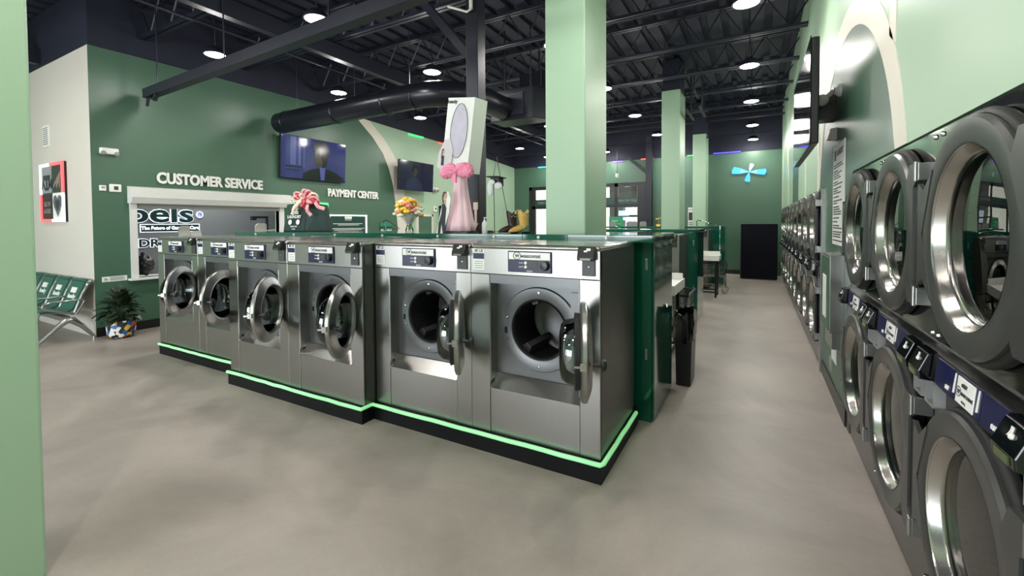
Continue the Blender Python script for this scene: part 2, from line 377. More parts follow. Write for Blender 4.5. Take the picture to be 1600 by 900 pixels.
# storefront in the back wall
mb = MB()
for x in (sx0, -6.55, -5.5, -4.32, sx1-.33): mb.box(x, x+.12, BW+.02, BW+.12, 0, sz)
mb.box(sx0+.12, sx0+.25, BW+.03, BW+.11, 0, sz)
mb.box(sx1-.33, sx1, BW+.01, BW+.13, 0, sz); mb.box(sx0, sx1, BW+.02, BW+.12, sz-.12, sz); mb.box(sx0, sx1, BW+.03, BW+.11, 2.12, 2.22); mb.box(sx0, sx1, BW+.02, BW+.12, 0, .1); mb.box(-4.3, sx1, BW+.03, BW+.11, 1.78, 1.82)
w1 = struct(mb.build('window_1', 'windowframe'))
MB().box(sx0+.1, sx1-.3, BW+.065, BW+.075, .1, sz-.1).build('glass_pane', 'glass', w1)
mb = MB(); mb.box(sx0+.12, sx1-.33, BW+.035, BW+.06, 2.22, 2.46)
MB_ = mb.build('sign_band', 'signgreen', w1)
for x in (-3.88,-6.9): MB().text('WASH DRY FOLD', .12, (x, BW+.03, 2.30), *YS, ext=.003, bold=.001, xs=.75).build('lettering', 'grey', w1)
# outside
struct(MB().box(-30, 20, 15.4, 40, -.2, -.05).box(-30, 20, -30, -5.4, -.2, -.05).build('ground', 'pavement'))
mb = MB(); mb.box(-22, 8, 24, 25, 0, 7)
struct(mb.build('building_facade', 'facade'))
mb = MB(); mb.box(-6.75, -5.62, 22.6, 23.8, 0, 6, 0); mb.box(-6.35, -5.7, 22.5, 22.6, 1.7, 2.2, 1); mb.box(-6.35, -5.7, 22.5, 22.6, 1.0, 1.3, 1)
struct(mb.build('dark_outbuilding', ['siding', 'paneblue']))
# ================================================================== PILLARS
def pillar(name, x0, x1, y0, y1, zt=4.98):
    mb = MB().box(x0, x1, y0, y1, 0, zt)
    if zt < 4.9: mb.box(x0+.015, x1-.015, y0+.015, y1-.015, zt+.001, 4.98, 1)
    return struct(mb.build(name, ['wall_light', 'ceil'], bevel=.012))
pillar('pillar', -1.80, -1.395, 3.90, 4.56)
pillar('pillar', -1.765, -1.40, 9.62, 10.36, 4.33)
pillar('pillar', -1.62, -1.27, 13.5, 14.2, 4.08)
pillar('pillar', -3.22, -2.82, -.10, .677)
# ================================================================== CEILING STEEL
for i, y in enumerate([.2+1.5*k for k in range(10)]):
    mb = MB(); zb, ztp = 4.45, 4.93
    for zc in (zb, ztp):
        mb.box(-12.4, 1.2, y-.06, y-.012, zc-.02, zc+.02); mb.box(-12.4, 1.2, y+.012, y+.06, zc-.02, zc+.02)
    x = -12.2
    while x < 1.0:
        mb.cyl((x,y,zb), (x+.3,y,ztp), .012, 5); mb.cyl((x+.3,y,ztp), (x+.6,y,zb), .012, 5); x += .6
    struct(mb.build('ceiling_joist', 'ceilmetal'))
for x in (-10.2, -5.9):
    struct(MB().box(x, x+.12, -5, 15, 4.2, 4.42).build('ceiling_beam', 'ceilmetal'))
# suspended steel strut with rods
t = thing('suspended_strut', 'black steel strut hung on rods across the ceiling towards the customer service wall', 'strut', (-7.95, 3.12, 3.55))
mb = MB(); p0 = Vector((0,0,0)); p1 = Vector((7.3,-.2,.05))
mb.bar(p0, p1, .12, .13); mb.build('strut_bar', 'ceilmetal', t)
for k in (.35, 2.2, 4.2, 6.2):
    MB().cyl((k, -.03*k, .06), (k, -.03*k, 1.4), .009, 6).build('hanging_rod', 'ceilmetal', t)
mb = MB(); mb.bar((.05,0,-.05), (.35,-.05,-.14), .03, .03).bar((.35,-.05,-.14), (.55,-.1,-.1), .05, .04).cyl((.05,0,.02), (-.06,.02,-.16), .02, 8); mb.build('end_bracket', 'ceilmetal', t)
# round duct and plenum
t = thing('round_duct', 'long round black duct running to the wall above the big television', 'duct', (-7.85, 5.15, 3.50))
mb = MB(); pts = [(0,0,0),(3.35,0,.03)]+[(3.35+.75*math.sin(a), .75*(1-math.cos(a)), .03) for a in (i*PI/16 for i in range(1,8))]+[(4.1,1.27,.03)]
mb.tube(pts, .19, 24); mb.build('duct_run', 'ductblack', t, smooth=40)
for k in (.25, 1.6, 2.75, 3.35): MB().lathe([(.192,-.015),(.2,0),(.192,.015)], (k,0,.01), 'x', 24).build('seam_band', 'ductblack', t, smooth=40)
for k in (.5, 2.0, 3.2): MB().cyl((k,0,.19), (k,0,1.46), .006, 6).build('hanging_rod', 'ceilmetal', t)
t = thing('duct_plenum', 'boxy black air plenum with a grille between the white carton and the big pillar', 'duct', (-3.75, 6.45, 3.22))
mb = MB(); mb.hexa([(-.25,.0,.1),(.55,0,.1),(.8,.45,.1),(-.25,.45,.1),(-.25,0,.62),(.55,0,.62),(.8,.45,.62),(-.25,.45,.62)]); mb.build('plenum_box', 'ductblack', t, bevel=.01)
mb = MB(); mb.box(-.15, .38, -.02, .0, .18, .54, 0)
for k in range(9): mb.box(-.13, .36, -.03, -.02, .2+.036*k, .215+.036*k, 0)
mb.build('grille', 'ceilmetal', t)
MB().box(-.1,-.08,.2,.22,.62,1.7).build('hanger', 'ceilmetal', t); MB().box(.4,.42,.2,.22,.62,1.7).build('hanger', 'ceilmetal', t)
t = thing('main_duct', 'square black main duct passing behind the big green pillar', 'duct', (-3.2, 7.4, 3.75))
mb = MB(); mb.box(-.75, .62, 0, .75, .05, .65); mb.build('duct_run', 'ductblack', t, bevel=.01)
MB().box(-.3,-.27,-.02,.77,.03,.67).build('seam_band', 'ceilmetal', t)
MB().box(-.5,-.47,.3,.33,.65,1.25).build('hanger', 'ceilmetal', t); MB().box(.5,.53,.3,.33,.65,1.25).build('hanger', 'ceilmetal', t)
# black steel column and its brace
t = thing('steel_column', 'black square steel column rising from the green counter behind the carton', 'column', (-2.755, 4.13, 1.5))
MB().box(-.078,.078,-.078,.078,.015,3.48).build('shaft', 'ceilmetal', t, bevel=.006)
MB().box(-.13,.13,-.11,.13,0,.015).build('base_plate', 'ceilmetal', t)
MB().bar((-.06,0,1.95), (-1.05,0,3.1), .09, .09).build('brace', 'ceilmetal', t)
mb = MB(); mb.cyl((.03,-.13,2.42), (.03,-.13,3.0), .02, 10).tube([(.03,-.13,2.42),(-.02,-.13,2.40),(-.28,-.13,2.52)], .012, 8); mb.build('white_conduit', 'white', t)
mb = MB(); mb.box(-.02,.077,-.085,-.078,.02,.36,0); mb.build('red_marking', pm('dark_red_paint', '4a1a20', .5), t)
mb = MB(); mb.prism([(.012,.33),(.072,.33),(.072,.25),(.057,.25),(.057,.1),(.075,.1),(.042,.04),(.009,.1),(.027,.1),(.027,.25),(.012,.25)], 'y', -.09, -.085); mb.build('arrow_sign', 'white', t)
# conduits
for i, (p, q) in enumerate([((-6.5,1.2,4.3),(-6.5,14.5,4.3)), ((-4.0,6,4.33),(.5,6,4.33)), ((-8,8.4,4.22),(.5,8.4,4.22)), ((-8,11.4,4.1),(.5,11.4,4.1)), ((-8,13.6,3.98),(.5,13.6,3.98))]):
    struct(MB().cyl(p, q, .022, 8).build('ceiling_conduit', 'ceilmetal'))
t = thing('unit_frame', 'black strut frame hanging from the ceiling right of the second pillar', 'frame', (-1.1, 9.3, 3.85))
mb = MB(); mb.bar((0,0,.35),(.0,.7,.35),.04,.04).bar((.1,0,0),(.1,1.0,0),.04,.04).bar((-.15,.2,0),(-.15,1.2,0),.04,.04).bar((-.2,.5,.02),(.2,.5,.02),.1,.04).bar((0,0,.35),(0,0,.9),.03,.03).bar((.1,.5,0),(.1,.5,.9),.03,.03).bar((-.15,.8,0),(-.15,.8,.9),.03,.03)
mb.build('frame_bars', 'ceilmetal', t)
# ceiling lamps on a grid, then added ones out of view
lt = None; nth = 0
rows = [3.37, 5.42, 7.6, 9.85, 12.3, 14.4]; cols = [-.12, -2.37, -4.43, -6.56]
rown = ['nearest row', 'second row', 'third row', 'fourth row', 'fifth row', 'row nearest the back wall']; coln = ['over the dryer aisle', 'on the line of green pillars', 'over the washer islands', 'along the customer service wall']
proto = thing('downlight', 'round downlight', 'light', (0,0,3.95), 0, 'round ceiling downlights')
MB().lathe([(.0,.10),(.07,.10),(.135,.04),(.145,-.006),(.128,-.006),(.128,.004)], (0,0,0), 'z', 28).build('housing', 'ceilmetal', proto, smooth=50)
MB().lathe([(0,-.022),(.06,-.019),(.11,-.010),(.126,-.002),(.126,.006),(0,.006)], (0,0,0), 'z', 28).build('diffuser', 'lampglow', proto, smooth=50)
MB().cyl((0,0,.1),(0,0,1.03), .008, 6).build('stem', 'ceilmetal', proto)
la = bpy.data.lights.new('lamp', 'AREA'); la.shape = 'DISK'; la.size = .2; la.energy = LAMP_W; la.color = (1, .97, .93)
lo = bpy.data.objects.new('lamp', la); COL.objects.link(lo); lo.parent = proto; lo.location = (0,0,-.03)
lg = bpy.data.lights.new('lamp_globe', 'POINT'); lg.energy = GLOBE_W; lg.shadow_soft_size = .09; lg.color = la.color
lgo = bpy.data.objects.new('lamp_globe', lg); COL.objects.link(lgo); lgo.parent = proto; lgo.location = (0,0,-.13)
first = True
for j, y in enumerate(rows):
    for i, x in enumerate(cols):
        if i < 2 and j == 0: continue
        lab = 'round glowing ceiling downlight %s, %s' % (coln[i], rown[j])
        if first: proto.location = (x,y,3.95); proto['label'] = lab; first = False
        else: dup(proto, (x,y,3.95), 0, lab)
for k, (x, y) in enumerate([(-.72,2.9),(-1.0,.75),(-1.35,-.3),(-4.43,1.2),(-6.56,1.2),(-9.2,.6),(-.5,-.9),(-3.2,-2.6),(-6.4,-1.6)]):  # unseen extra lamps; those near the pillars are added to brighten them
    dup(proto, (x,y,3.95), 0, 'round ceiling downlight added out of view on the near ceiling', 'added round ceiling downlights out of view')
# coloured led strips along the wall tops
for (n, c, a) in [('green','g',(LW+.02,LW+.05,9.04,9.64,4.0,4.03)),('red','r',(LW+.02,LW+.05,10.3,10.75,3.97,4.0))]:
    tag(MB().box(*a).build('led_strip', 'led_'+c), 'short %s glowing light strip at the top of the left wall' % n, 'light strip')
for (n, c, a) in [('cyan','c',(-7.2,-6.75,14.93,14.97,3.66,3.69)),('violet','p',(-4.35,-4.0,14.93,14.97,3.66,3.69)),('orange-red','r',(-3.4,-3.0,14.93,14.97,3.68,3.71)),('pale green','g',(-1.95,-1.7,14.93,14.97,3.68,3.71)),('blue-violet','b',(-1.2,-.45,14.93,14.97,3.69,3.72))]:
    tag(MB().box(*a).build('led_strip', 'led_'+c), '%s glowing light strip at the top of the back wall' % n, 'light strip')
# ================================================================== WASHERS
def logo(mb, size, o, xd, yd, mi=0, ext=.001):
    xd = Vector(xd); yd = Vector(yd); zd = xd.cross(yd); o = Vector(o)
    mb.text('wascomat', size, o+xd*size*.55, xd, yd, ext=ext, bold=size*.02, mi=mi)
    c = o-xd*size*2.25+yd*size*.3
    mb.text('W', size*.85, c-yd*size*.3, xd, yd, ext=ext, bold=size*.03, mi=mi)
    n = 20; V = []; F = []
    for k in range(n):
        t = 2*PI*k/n
        for r in (.62, .74): V.append(c+(xd*math.cos(t)*1.15+yd*math.sin(t))*size*r+zd*ext)
    for k in range(n): j = (k+1)%n; F.append((2*k,2*k+1,2*j+1,2*j))
    mb.add(V, F, mi)
def make_washer():
    t = thing('washing_machine', 'w', 'washing machine')
    h = .4735; cx, cz = .02, .74
    mb = MB()
    for s in (-1, 1): mb.box(min(s*h, s*(h-.012)), max(s*h, s*(h-.012)), .012, .84, 0, 1.29)
    mb.box(-h+.012, h-.012, .828, .84, 0, 1.29); mb.box(-h+.012, h-.012, .1, .828, 0, .012)
    mb.build('cabinet', 'steel_side', t)
    mb = MB(); mb.box(-h,-.32,0,.03,0,1.11).box(-.32,-.312,0,.10,.37,1.05)
    mb.build('side_strip', 'steel', t, bevel=.003)
    mb = MB(); mb.box(.342,h,0,.03,0,1.11).box(.334,.342,0,.10,.37,1.05)
    mb.build('side_strip', 'steel', t, bevel=.003)
    MB().box(-.318,.34,.004,.03,0,.31).build('kick_panel', 'steel', t, bevel=.002)
    mb = MB(); mb.hexa([(-.318,-.004,.312),(.34,-.004,.312),(.34,.09,.312),(-.318,.09,.312),(-.318,-.004,.318),(.34,-.004,.318),(.34,.085,.40),(-.318,.085,.40)]); mb.build('ledge', 'steel', t)
    MB().box(-.318,.34,.004,.035,1.05,1.11).build('header', 'plate', t)
    mb = MB(); mb.plate_hole(-.312,.334,.37,1.05,cx,cz,.205,.095)
    mb.lathe([(.205,.10),(.205,.083),(.215,.078),(.283,.080),(.29,.094)], (cx,0,cz), 'y', 64)
    mb.box(.25,.334,.078,.094,cz+.13,cz+.27)
    mb.build('drum_plate', 'plate', t, smooth=35)
    for a in (90, 165, 200, 270):
        mb = MB(); mb.lathe([(0,-.006),(.009,-.005),(.011,.0)], (cx+.25*math.cos(math.radians(a)), .078, cz+.25*math.sin(math.radians(a))), 'y', 10)
        mb.build('screw', 'chrome', t, smooth=50)
    MB().box(cx-.262,cx-.245,.072,.08,cz-.045,cz-.005).build('latch_slot', 'black', t)
    MB().lathe([(.205,.07),(.198,.075),(.192,.095),(.2,.12),(.21,.12)], (cx,0,cz), 'y', 64).build('gasket', 'rubber', t, smooth=50)
    dr = MB().lathe([(.2,.11),(.235,.14),(.24,.5),(.2,.53),(0,.53)], (cx,0,cz), 'y', 64).build('drum', 'drum', t, smooth=40)
    for a in (230, 350, 110):
        c, q = math.cos(math.radians(a)), math.sin(math.radians(a)); mb = MB()
        V = []
        for y in (.15, .5):
            for rr, w in ((.24,.045),(.17,.02)):
                for sg in (-1, 1): V.append((cx+rr*c-sg*w*q, y, cz+rr*q+sg*w*c))
        mb.add(V, [(0,1,3,2),(4,6,7,5),(0,2,6,4),(1,5,7,3),(2,3,7,6)]); mb.build('lifter', 'darkgrey', dr)
    MB().box(-h,h,-.006,.84,1.285,1.32).build('lid', 'steel_top', t, bevel=.016)
    MB().box(-h,h,-.002,.04,1.113,1.29).build('control_fascia', 'steel', t, bevel=.003)
    # price sticker
    mb = MB(); mb.box(-.452,-.358,-.0045,-.002,1.137,1.312-.03,0).box(-.45,-.36,-.006,-.0045,1.215,1.255,1)
    mb.text('40 LB', .03, (-.405,-.006,1.262), *YS, ext=.001, mi=2)
    for k in range(4): mb.box(-.44,-.37,-.0055,-.0045,1.15+.015*k,1.153+.015*k,2)
    mb.build('price_sticker', ['paper', 'navy', 'ink'], t)
    # control unit
    cu = MB().box(-.165,.155,-.014,-.002,1.137,1.277).build('control_unit', 'navy', t, bevel=.004)
    MB().box(-.155,.148,-.017,-.014,1.222,1.27).build('name_plate', 'white', cu, bevel=.004)
    mb = MB(); logo(mb, .036, (-.01,-.0175,1.236), *YS); mb.text('SENIOR', .014, (.0,-.0145,1.143), *YS, ext=.001, mi=1); mb.text('START', .011, (-.062,-.0145,1.196), *YS, ext=.001, mi=1).text('SELECT', .011, (-.062,-.0145,1.17), *YS, ext=.001, mi=1); mb.build('lettering', ['ink', 'letter'], cu)
    for z in (1.2, 1.174): MB().lathe([(0,-.022),(.009,-.021),(.0115,-.014)], (-.028,0,z), 'y', 14).build('button', 'white', cu, smooth=50)
    MB().box(-.008,.06,-.016,-.014,1.163,1.212).build('display', 'darkgrey', cu)
    MB().lathe([(0,-.045),(.026,-.043),(.031,-.03),(.033,-.014)], (.112,0,1.187), 'y', 20).build('dial', 'black', cu, smooth=40)
    # card reader
    cr = MB().box(.36,.445,-.012,-.002,1.135,1.24).build('card_reader', 'darkgrey', t, bevel=.003)
    mb = MB(); mb.prism([(-.0,1.235),(-.05,1.232),(-.055,1.25),(-.03,1.318),(-.0,1.318)], 'x', .342, .45); mb.build('reader_hood', 'black', cr, bevel=.004)
    MB().box(.362,.43,-.0575,-.053,1.236,1.248).build('reader_display', 'lcd', cr)
    mb = MB(); mb.box(.385,.405,-.044,-.038,1.285,1.295).box(.4,.425,-.040,-.034,1.293,1.308); mb.build('tap_symbol', 'letter', cr)
    MB().lathe([(0,-.016),(.006,-.015),(.008,-.012)], (.405,0,1.19), 'y', 10).build('keyhole', 'chrome', cr)
    # door, hung at the right of the opening
    dm = MB().lathe([(.276,.004),(.278,-.016),(.273,-.024),(.212,-.047),(.202,-.047),(.190,-.034),(.190,-.0),(.2,.012),(.262,.012)], (-.31,0,0), 'y', 64, loop=True)
    dm.box(-.06,.012,-.02,.008,-.06,.06)
    door = dm.build('door', 'satin', t, smooth=16); door.location = (.33,.045,.74)
    MB().lathe([(.21,.012),(.215,.04),(.2,.045),(.19,.012)], (-.31,0,0), 'y', 48, loop=True).build('door_gasket', 'rubber', door, smooth=50)
    MB().lathe([(.19,-.02),(.186,.045),(.176,.09),(.15,.118),(.1,.128),(0,.13),(0,.124),(.1,.122),(.146,.112),(.17,.086),(.18,.045),(.184,-.02)], (-.31,0,0), 'y', 48).build('door_glass', 'doorglass', door, smooth=60)
    mb = MB().cyl((-.55,-.045,0),(-.55,-.085,0),.012,10); mb.lathe([(0,-.115),(.026,-.112),(.034,-.1),(.032,-.088),(.012,-.084)], (-.55,0,0), 'y', 18); mb.build('door_handle', 'black', door, smooth=50)
    mb = MB().box(-.6,-.575,-.01,.02,-.02,.02).box(-.598,-.59,.02,.05,-.006,.006); mb.build('latch', 'chrome', door)
    return t
ww = make_washer()
wlabels = ['stainless front-load washer at the far left end of the front island, door open', 'stainless front-load washer second from the left end of the island, door open', 'stainless front-load washer left of the pair that stands slightly forward, door open', 'stainless front-load washer right of the forward pair, open door in front of its drum', 'stainless front-load washer second from the near corner, its door seen edge-on', 'large stainless front-load washer at the near right corner of the front island']
wx = [(-6.055,2.625),(-5.108,2.625),(-4.16,2.455),(-3.21,2.455),(-2.25,2.58),(-1.302,2.58)]
angs = [127,115,124,120,124,112]
for i, (x, y) in enumerate(wx):
    z = .135
    w = ww if i == 0 else dup(ww, (x,y,z), 0, wlabels[i])
    if i == 0: ww.location = (x,y,z); ww['label'] = wlabels[0]
    w['group'] = 'washers along the front of the island'
    for c in w.children:
        if c.name.startswith('door'): c.rotation_euler = (0,0,math.radians(angs[i]))
for i, (x, y, l) in enumerate([(-1.44,6.62,'stainless washer at the corner of the second island behind the green cabinet'),(-2.39,6.62,'stainless washer second from the corner of the second island'),(-1.47,11.25,'stainless washer at the corner of the farthest island behind the white table'),(-2.42,11.25,'stainless washer second from the corner of the farthest island')]):
    w = dup(ww, (x,y,.10), 0, l, 'washers of the rear islands')
    for c in w.children:
        if c.name.startswith('door'): c.rotation_euler = (0,0,math.radians(0 if i % 2 == 0 else 20))
# plinth with steps and the green rope light
def plinth(name, pieces, h, label):
    mb = MB()
    for a in pieces: mb.box(a[0],a[1],a[2],a[3],0,h)
    return tag(mb.build(name, 'plinth'), label, 'plinth')
plinth('plinth', [(-6.495,-4.645,2.60,3.5),(-4.64,-2.733,2.43,3.5),(-2.73,-.815,2.555,3.5)], .134, 'stepped black plinth under the front row of washers')
plinth('plinth', [(-2.9,-.965,6.6,7.46)], .099, 'low black plinth under the second island of washers')
plinth('plinth', [(-2.93,-.99,11.23,12.06)], .099, 'low black plinth under the farthest island of washers')
rp = [(-6.49,2.592),(-4.655,2.592),None,(-4.64,2.422),(-2.735,2.422),(-2.735,2.54),(-.82,2.547),(-.806,2.57),(-.806,3.40)]
mb = MB(); seg = []
for p in rp+[None]:
    if p is None:
        fine = []
        for i in range(len(seg)-1):
            a, b = Vector((*seg[i],.126)), Vector((*seg[i+1],.126)); n = max(1, int((b-a).length/.12))
            for k in range(n): fine.append(a.lerp(b, k/n)+Vector((0,0,random.uniform(-.003,.003))))
        fine.append(Vector((*seg[-1],.126))); mb.tube(fine, .0145, 10); seg = []
    else: seg.append(p)
tag(mb.build('rope_light', 'rope', smooth=60), 'glowing green rope light along the foot of the washers', 'rope light')
# ================================================================== GREEN SERVICE CABINETS
def cabinet(lab, x0, x1, y0, y1, px=None, hinge=True, z1=1.44):
    t = thing('service_cabinet', lab, 'cabinet', (x1,y0,0))
    L = x0-x1; D = y1-y0; mb = MB()
    if px: mb.box(L, px[0]-x1, 0, D, 0, z1).box(px[0]-x1, px[1]-x1, 0, px[2]-y0, 0, z1).box(px[1]-x1, -.02, 0, D, 0, z1)
    else: mb.box(L, -.02, 0, D, 0, z1)
    mb.build('carcass', 'laminate', t)
    MB().box(-.018, 0, .01, D-.01, .02, z1-.01).build('end_door', 'laminate', t, bevel=.003)
    if hinge:
        for z in (.5, 1.22): MB().box(-.07,-.05,-.012,0,z,z+.09).build('hinge', 'alu', t, bevel=.003)
    return t
cabinet('tall glossy green laminate cabinet at the end of the front island', -6.3, -.705, 3.56, 4.4, (-1.81,-1.385,3.89))
cabinet('glossy green cabinet at the end of the second island', -3.2, -.82, 7.5, 8.4)
cabinet('glossy green cabinet at the end of the farthest island', -3.3, -.70, 12.1, 13.0, hinge=False)
def slab(lab, boxes, z0=1.442, z1=1.5):
    mb = MB()
    for b in boxes: mb.box(*b, z0, z1)
    return tag(mb.build('counter_slab', 'laminate', bevel=.004), lab, 'counter')
s1 = slab('glossy green counter slab running behind the front row of washers', [(-6.3,-1.81,3.43,4.42),(-1.81,-1.385,3.43,3.89),(-1.385,-.69,3.43,4.42)])
mb = MB()
for x in (-5.8,-5.0,-4.25,-3.5,-2.75,-2.1,-1.65,-1.05): mb.cyl((x,3.43,1.475),(x,3.418,1.475),.012,8)
mb.build('screw_cap', 'white', s1)
slab('green counter slab on top of the second island', [(-3.2,-.8,7.47,8.42)], 1.442, 1.48)
slab('green counter slab on top of the farthest island', [(-3.9,-.69,12.08,13.02)], 1.442, 1.48)
MB_ = None
# ================================================================== STACKED DRYERS
def make_dryer():
    t = thing('stacked_dryer', 'd', 'dryer'); h = .439
    mb = MB()
    for s in (-1, 1): mb.box(min(s*h,s*(h-.01)), max(s*h,s*(h-.01)), .012, .95, .0, 1.93)
    mb.box(-h,h,.012,.95,1.92,1.93).box(-h,h,.94,.95,0,1.93); mb.build('cabinet', 'steel_side', t)
    MB().plate_hole(-h,h,1.12,1.955,0,1.545,.30,.0).build('upper_panel', 'mirror', t)
    mb = MB(); mb.plate_hole(-h,h,.2,1.0,0,.6,.30,.0); mb.box(-h,h,.002,.012,.0,.197); mb.build('lower_panel', 'dryer_front', t)
    for (x,z) in ((-.40,1.93),(.40,1.93),(-.41,1.15),(.41,1.15),(-.38,.13),(.38,.13),(-.12,.24),(.15,.24)): MB().lathe([(0,-.008),(.008,-.007),(.011,0)], (x,0,z), 'y', 10).build('screw', 'chrome', t, smooth=50)
    # control strip
    cs = MB().hexa([(-h,-.045,1.0),(h,-.045,1.0),(h,.0,1.0),(-h,0,1.0),(-h,-.035,1.108),(h,-.035,1.108),(h,0,1.122),(-h,0,1.122)]).build('control_strip', 'dryer_front', t)
    for (a, b) in ((-.26,-.11),(.11,.26)):
        MB().hexa([(a,-.049,1.008),(b,-.049,1.008),(b,-.042,1.008),(a,-.042,1.008),(a,-.040,1.1),(b,-.040,1.1),(b,-.034,1.1),(a,-.034,1.1)]).build('navy_panel', 'navy', cs)
    MB().hexa([(-.105,-.049,1.008),(.105,-.049,1.008),(.105,-.042,1.008),(-.105,-.042,1.008),(-.105,-.040,1.1),(.105,-.040,1.1),(.105,-.034,1.1),(-.105,-.034,1.1)]).build('name_panel', 'navy', cs)
    tilt = Vector((0,.0975,.995))
    MB().hexa([(-.065,-.0515,1.012),(.065,-.0515,1.012),(.065,-.048,1.012),(-.065,-.048,1.012),(-.065,-.0435,1.096),(.065,-.0435,1.096),(.065,-.040,1.096),(-.065,-.040,1.096)]).build('name_plate', 'white', cs, bevel=.002)
    mb = MB(); logo(mb, .022, (.005,-.0485,1.043), (1,0,0), tilt, ext=.0012); mb.text('drying', .012, (0,-.0505,1.022), (1,0,0), tilt, ext=.0012); mb.box(-.016,.012,-.0505,-.045,1.072,1.082)
    mb.build('lettering', 'ink', cs)
    mb = MB()
    for s in (-1, 1): mb.hexa([(s*.088-.003,-.0505,1.03),(s*.088+.003,-.0505,1.03),(s*.088+.003,-.045,1.03),(s*.088-.003,-.045,1.03),(s*.088-.003,-.0425,1.095),(s*.088+.003,-.0425,1.095),(s*.088+.003,-.04,1.095),(s*.088-.003,-.04,1.095)])
    for s in (-.14, .2):
        mb.text('007', .022, (s,-.0500,1.022), (1,0,0), tilt, ext=.0012)
    mb.build('markings', 'letter', cs)
    for s in (-1, 1):
        c = s*.355; mb = MB(); mb.prism([(-.045,1.0),(-.085,1.004),(-.088,1.035),(-.06,1.105),(-.03,1.112)], 'x', c-.062, c+.062)
        r = mb.build('card_reader', 'blackgloss', cs, bevel=.004)
        MB().hexa([(c-.035,-.0895,1.008),(c+.035,-.0895,1.008),(c+.035,-.085,1.008),(c-.035,-.085,1.008),(c-.035,-.0905,1.028),(c+.035,-.0905,1.028),(c+.035,-.086,1.028),(c-.035,-.086,1.028)]).build('reader_display', 'lcd', r)
        mb = MB(); mb.text('))', .025, (c,-.0735,1.075), (1,0,0), (0,.37,.93), ext=.001, bold=.001); mb.sph((c+.012,-.074,1.072), .008, 8, 6); mb.build('tap_symbol', 'letter', r)
    for s in (-1, 1):
        c = s*.37; mb = MB(); mb.box(c-.05,c-.043,-.035,0,.89,.985).box(c+.043,c+.05,-.035,0,.89,.985).box(c-.05,c+.05,-.035,0,.89,.897).box(c-.05,c+.05,-.02,0,.978,.985).box(c-.043,c+.043,-.006,0,.897,.978)
        mb.build('ticket_cup', 'grey', t)
    for z, key in ((1.545,'u'), (.6,'l')):
        d = MB().lathe([(.376,-.016),(.376,-.05),(.367,-.062),(.298,-.062),(.286,-.055),(.286,-.016)], (0,0,z), 'y', 64, loop=True)
        for zz in (z,):
            d.prism([(.29,zz+.2),(.335,zz+.285),(.425,zz+.285),(.425,zz+.21),(.39,zz+.19),(.39,zz-.19),(.425,zz-.21),(.425,zz-.285),(.335,zz-.285),(.29,zz-.2),(.385,zz)], 'y', -.0655, -.05)
            d.prism([(-.27,zz+.24),(-.36,zz+.17),(-.425,zz+.2),(-.425,zz-.2),(-.36,zz-.17),(-.27,zz-.24),(-.378,zz)], 'y', -.0655, -.05)
        do = d.build('door', 'door_grey', t, smooth=35)
        MB().lathe([(.374,-.002),(.390,-.006),(.394,-.022),(.388,-.036),(.378,-.04),(.375,-.016)], (0,0,z), 'y', 64, loop=True).build('door_gasket', 'rubber', do, smooth=60)
        MB().lathe([(.290,-.060),(.284,-.052),(.274,-.026),(.268,-.018),(.258,-.014)], (0,0,z), 'y', 64).build('door_rim', 'rim', do, smooth=60)
        MB().lathe([(.262,-.015),(.2,-.02),(.1,-.023),(0,-.024)], (0,0,z), 'y', 48).build('door_glass', 'dryerglass', do, smooth=60)
        for zz in (z+.25, z-.25): MB().box(.421,.436,-.062,0,zz-.035,zz+.035).box(.418,.438,-.072,-.060,zz-.04,zz+.04).build('hinge', 'alu', do, bevel=.003)
        MB().box(.392,.42,-.058,-.045,z-.19,z+.19).build('pull_recess', 'black', do)
        MB().lathe([(.262,.0),(.30,.03),(.36,.05),(.37,.09),(.37,.8),(0,.8)], (0,0,z), 'y', 48).build('drum', 'dryer_drum', t, smooth=40)
    return t
dr = make_dryer()
near = [(3.64,'stacked grey tumble dryer next to the green wall panel with the long notice'),(2.76,'stacked grey tumble dryer in the middle of the near group of three'),(1.88,'stacked grey tumble dryer nearest the camera, largest round doors in the photo')]
dr.location = (RW,near[0][0],0); dr.rotation_euler = (0,0,-PI/2); dr['label'] = near[0][1]; dr['group'] = 'near group of stacked dryers'
for y, l in near[1:]: dup(dr, (RW,y,0), -PI/2, l)
ordn = ['first','second','third','fourth','fifth','sixth','seventh','eighth','ninth']
for k in range(9):
    dup(dr, (RW,5.72+.44+.88*k,0), -PI/2, 'stacked tumble dryer, %s from the silver post in the far row of nine' % ordn[k], 'far row of stacked dryers')
tag(MB().box(RW-.004, RW+.012, 4.082, 4.199, 0, 1.966).build('filler_strip', 'steel_side'), 'narrow steel filler strip between dryer and green wall panel', 'filler')
# ---- things on the wall panel between the dryers
t = thing('wall_dispenser', 'stainless coin box with dark face fixed to the green panel between dryers', 'dispenser', (RW,4.62,.68))
MB().box(-.10,0,-.24,.24,.0,.64).build('case', 'steel', t, bevel=.004)
MB().box(-.106,-.10,-.235,.235,.02,.62).build('dark_face', 'wall_dark', t)
MB().box(-.109,-.106,-.1,.1,.1,.46).build('paper_label', 'paper', t)
MB().box(-.08,0,-.20,.16,-.14,.0).build('lower_tray', 'steel', t, bevel=.004)
tag(MB().box(RW-.006, RW-.002, 4.72, 5.0, .33, .58).build('paper_notice', 'paper'), 'blank white paper low on the green panel under the coin box', 'notice')
tag(MB().box(RW-.012, RW-.002, 4.95, 5.07, .2, .32).build('socket_plate', 'grey'), 'grey socket plate low on the green panel near the silver post', 'socket')
nb = tag(MB().box(RW-.008, RW-.002, 4.42, 5.02, 1.39, 2.27).build('notice_board', 'paper'), 'tall white printed notice above the coin box', 'notice')
mb = MB(); z = 2.2
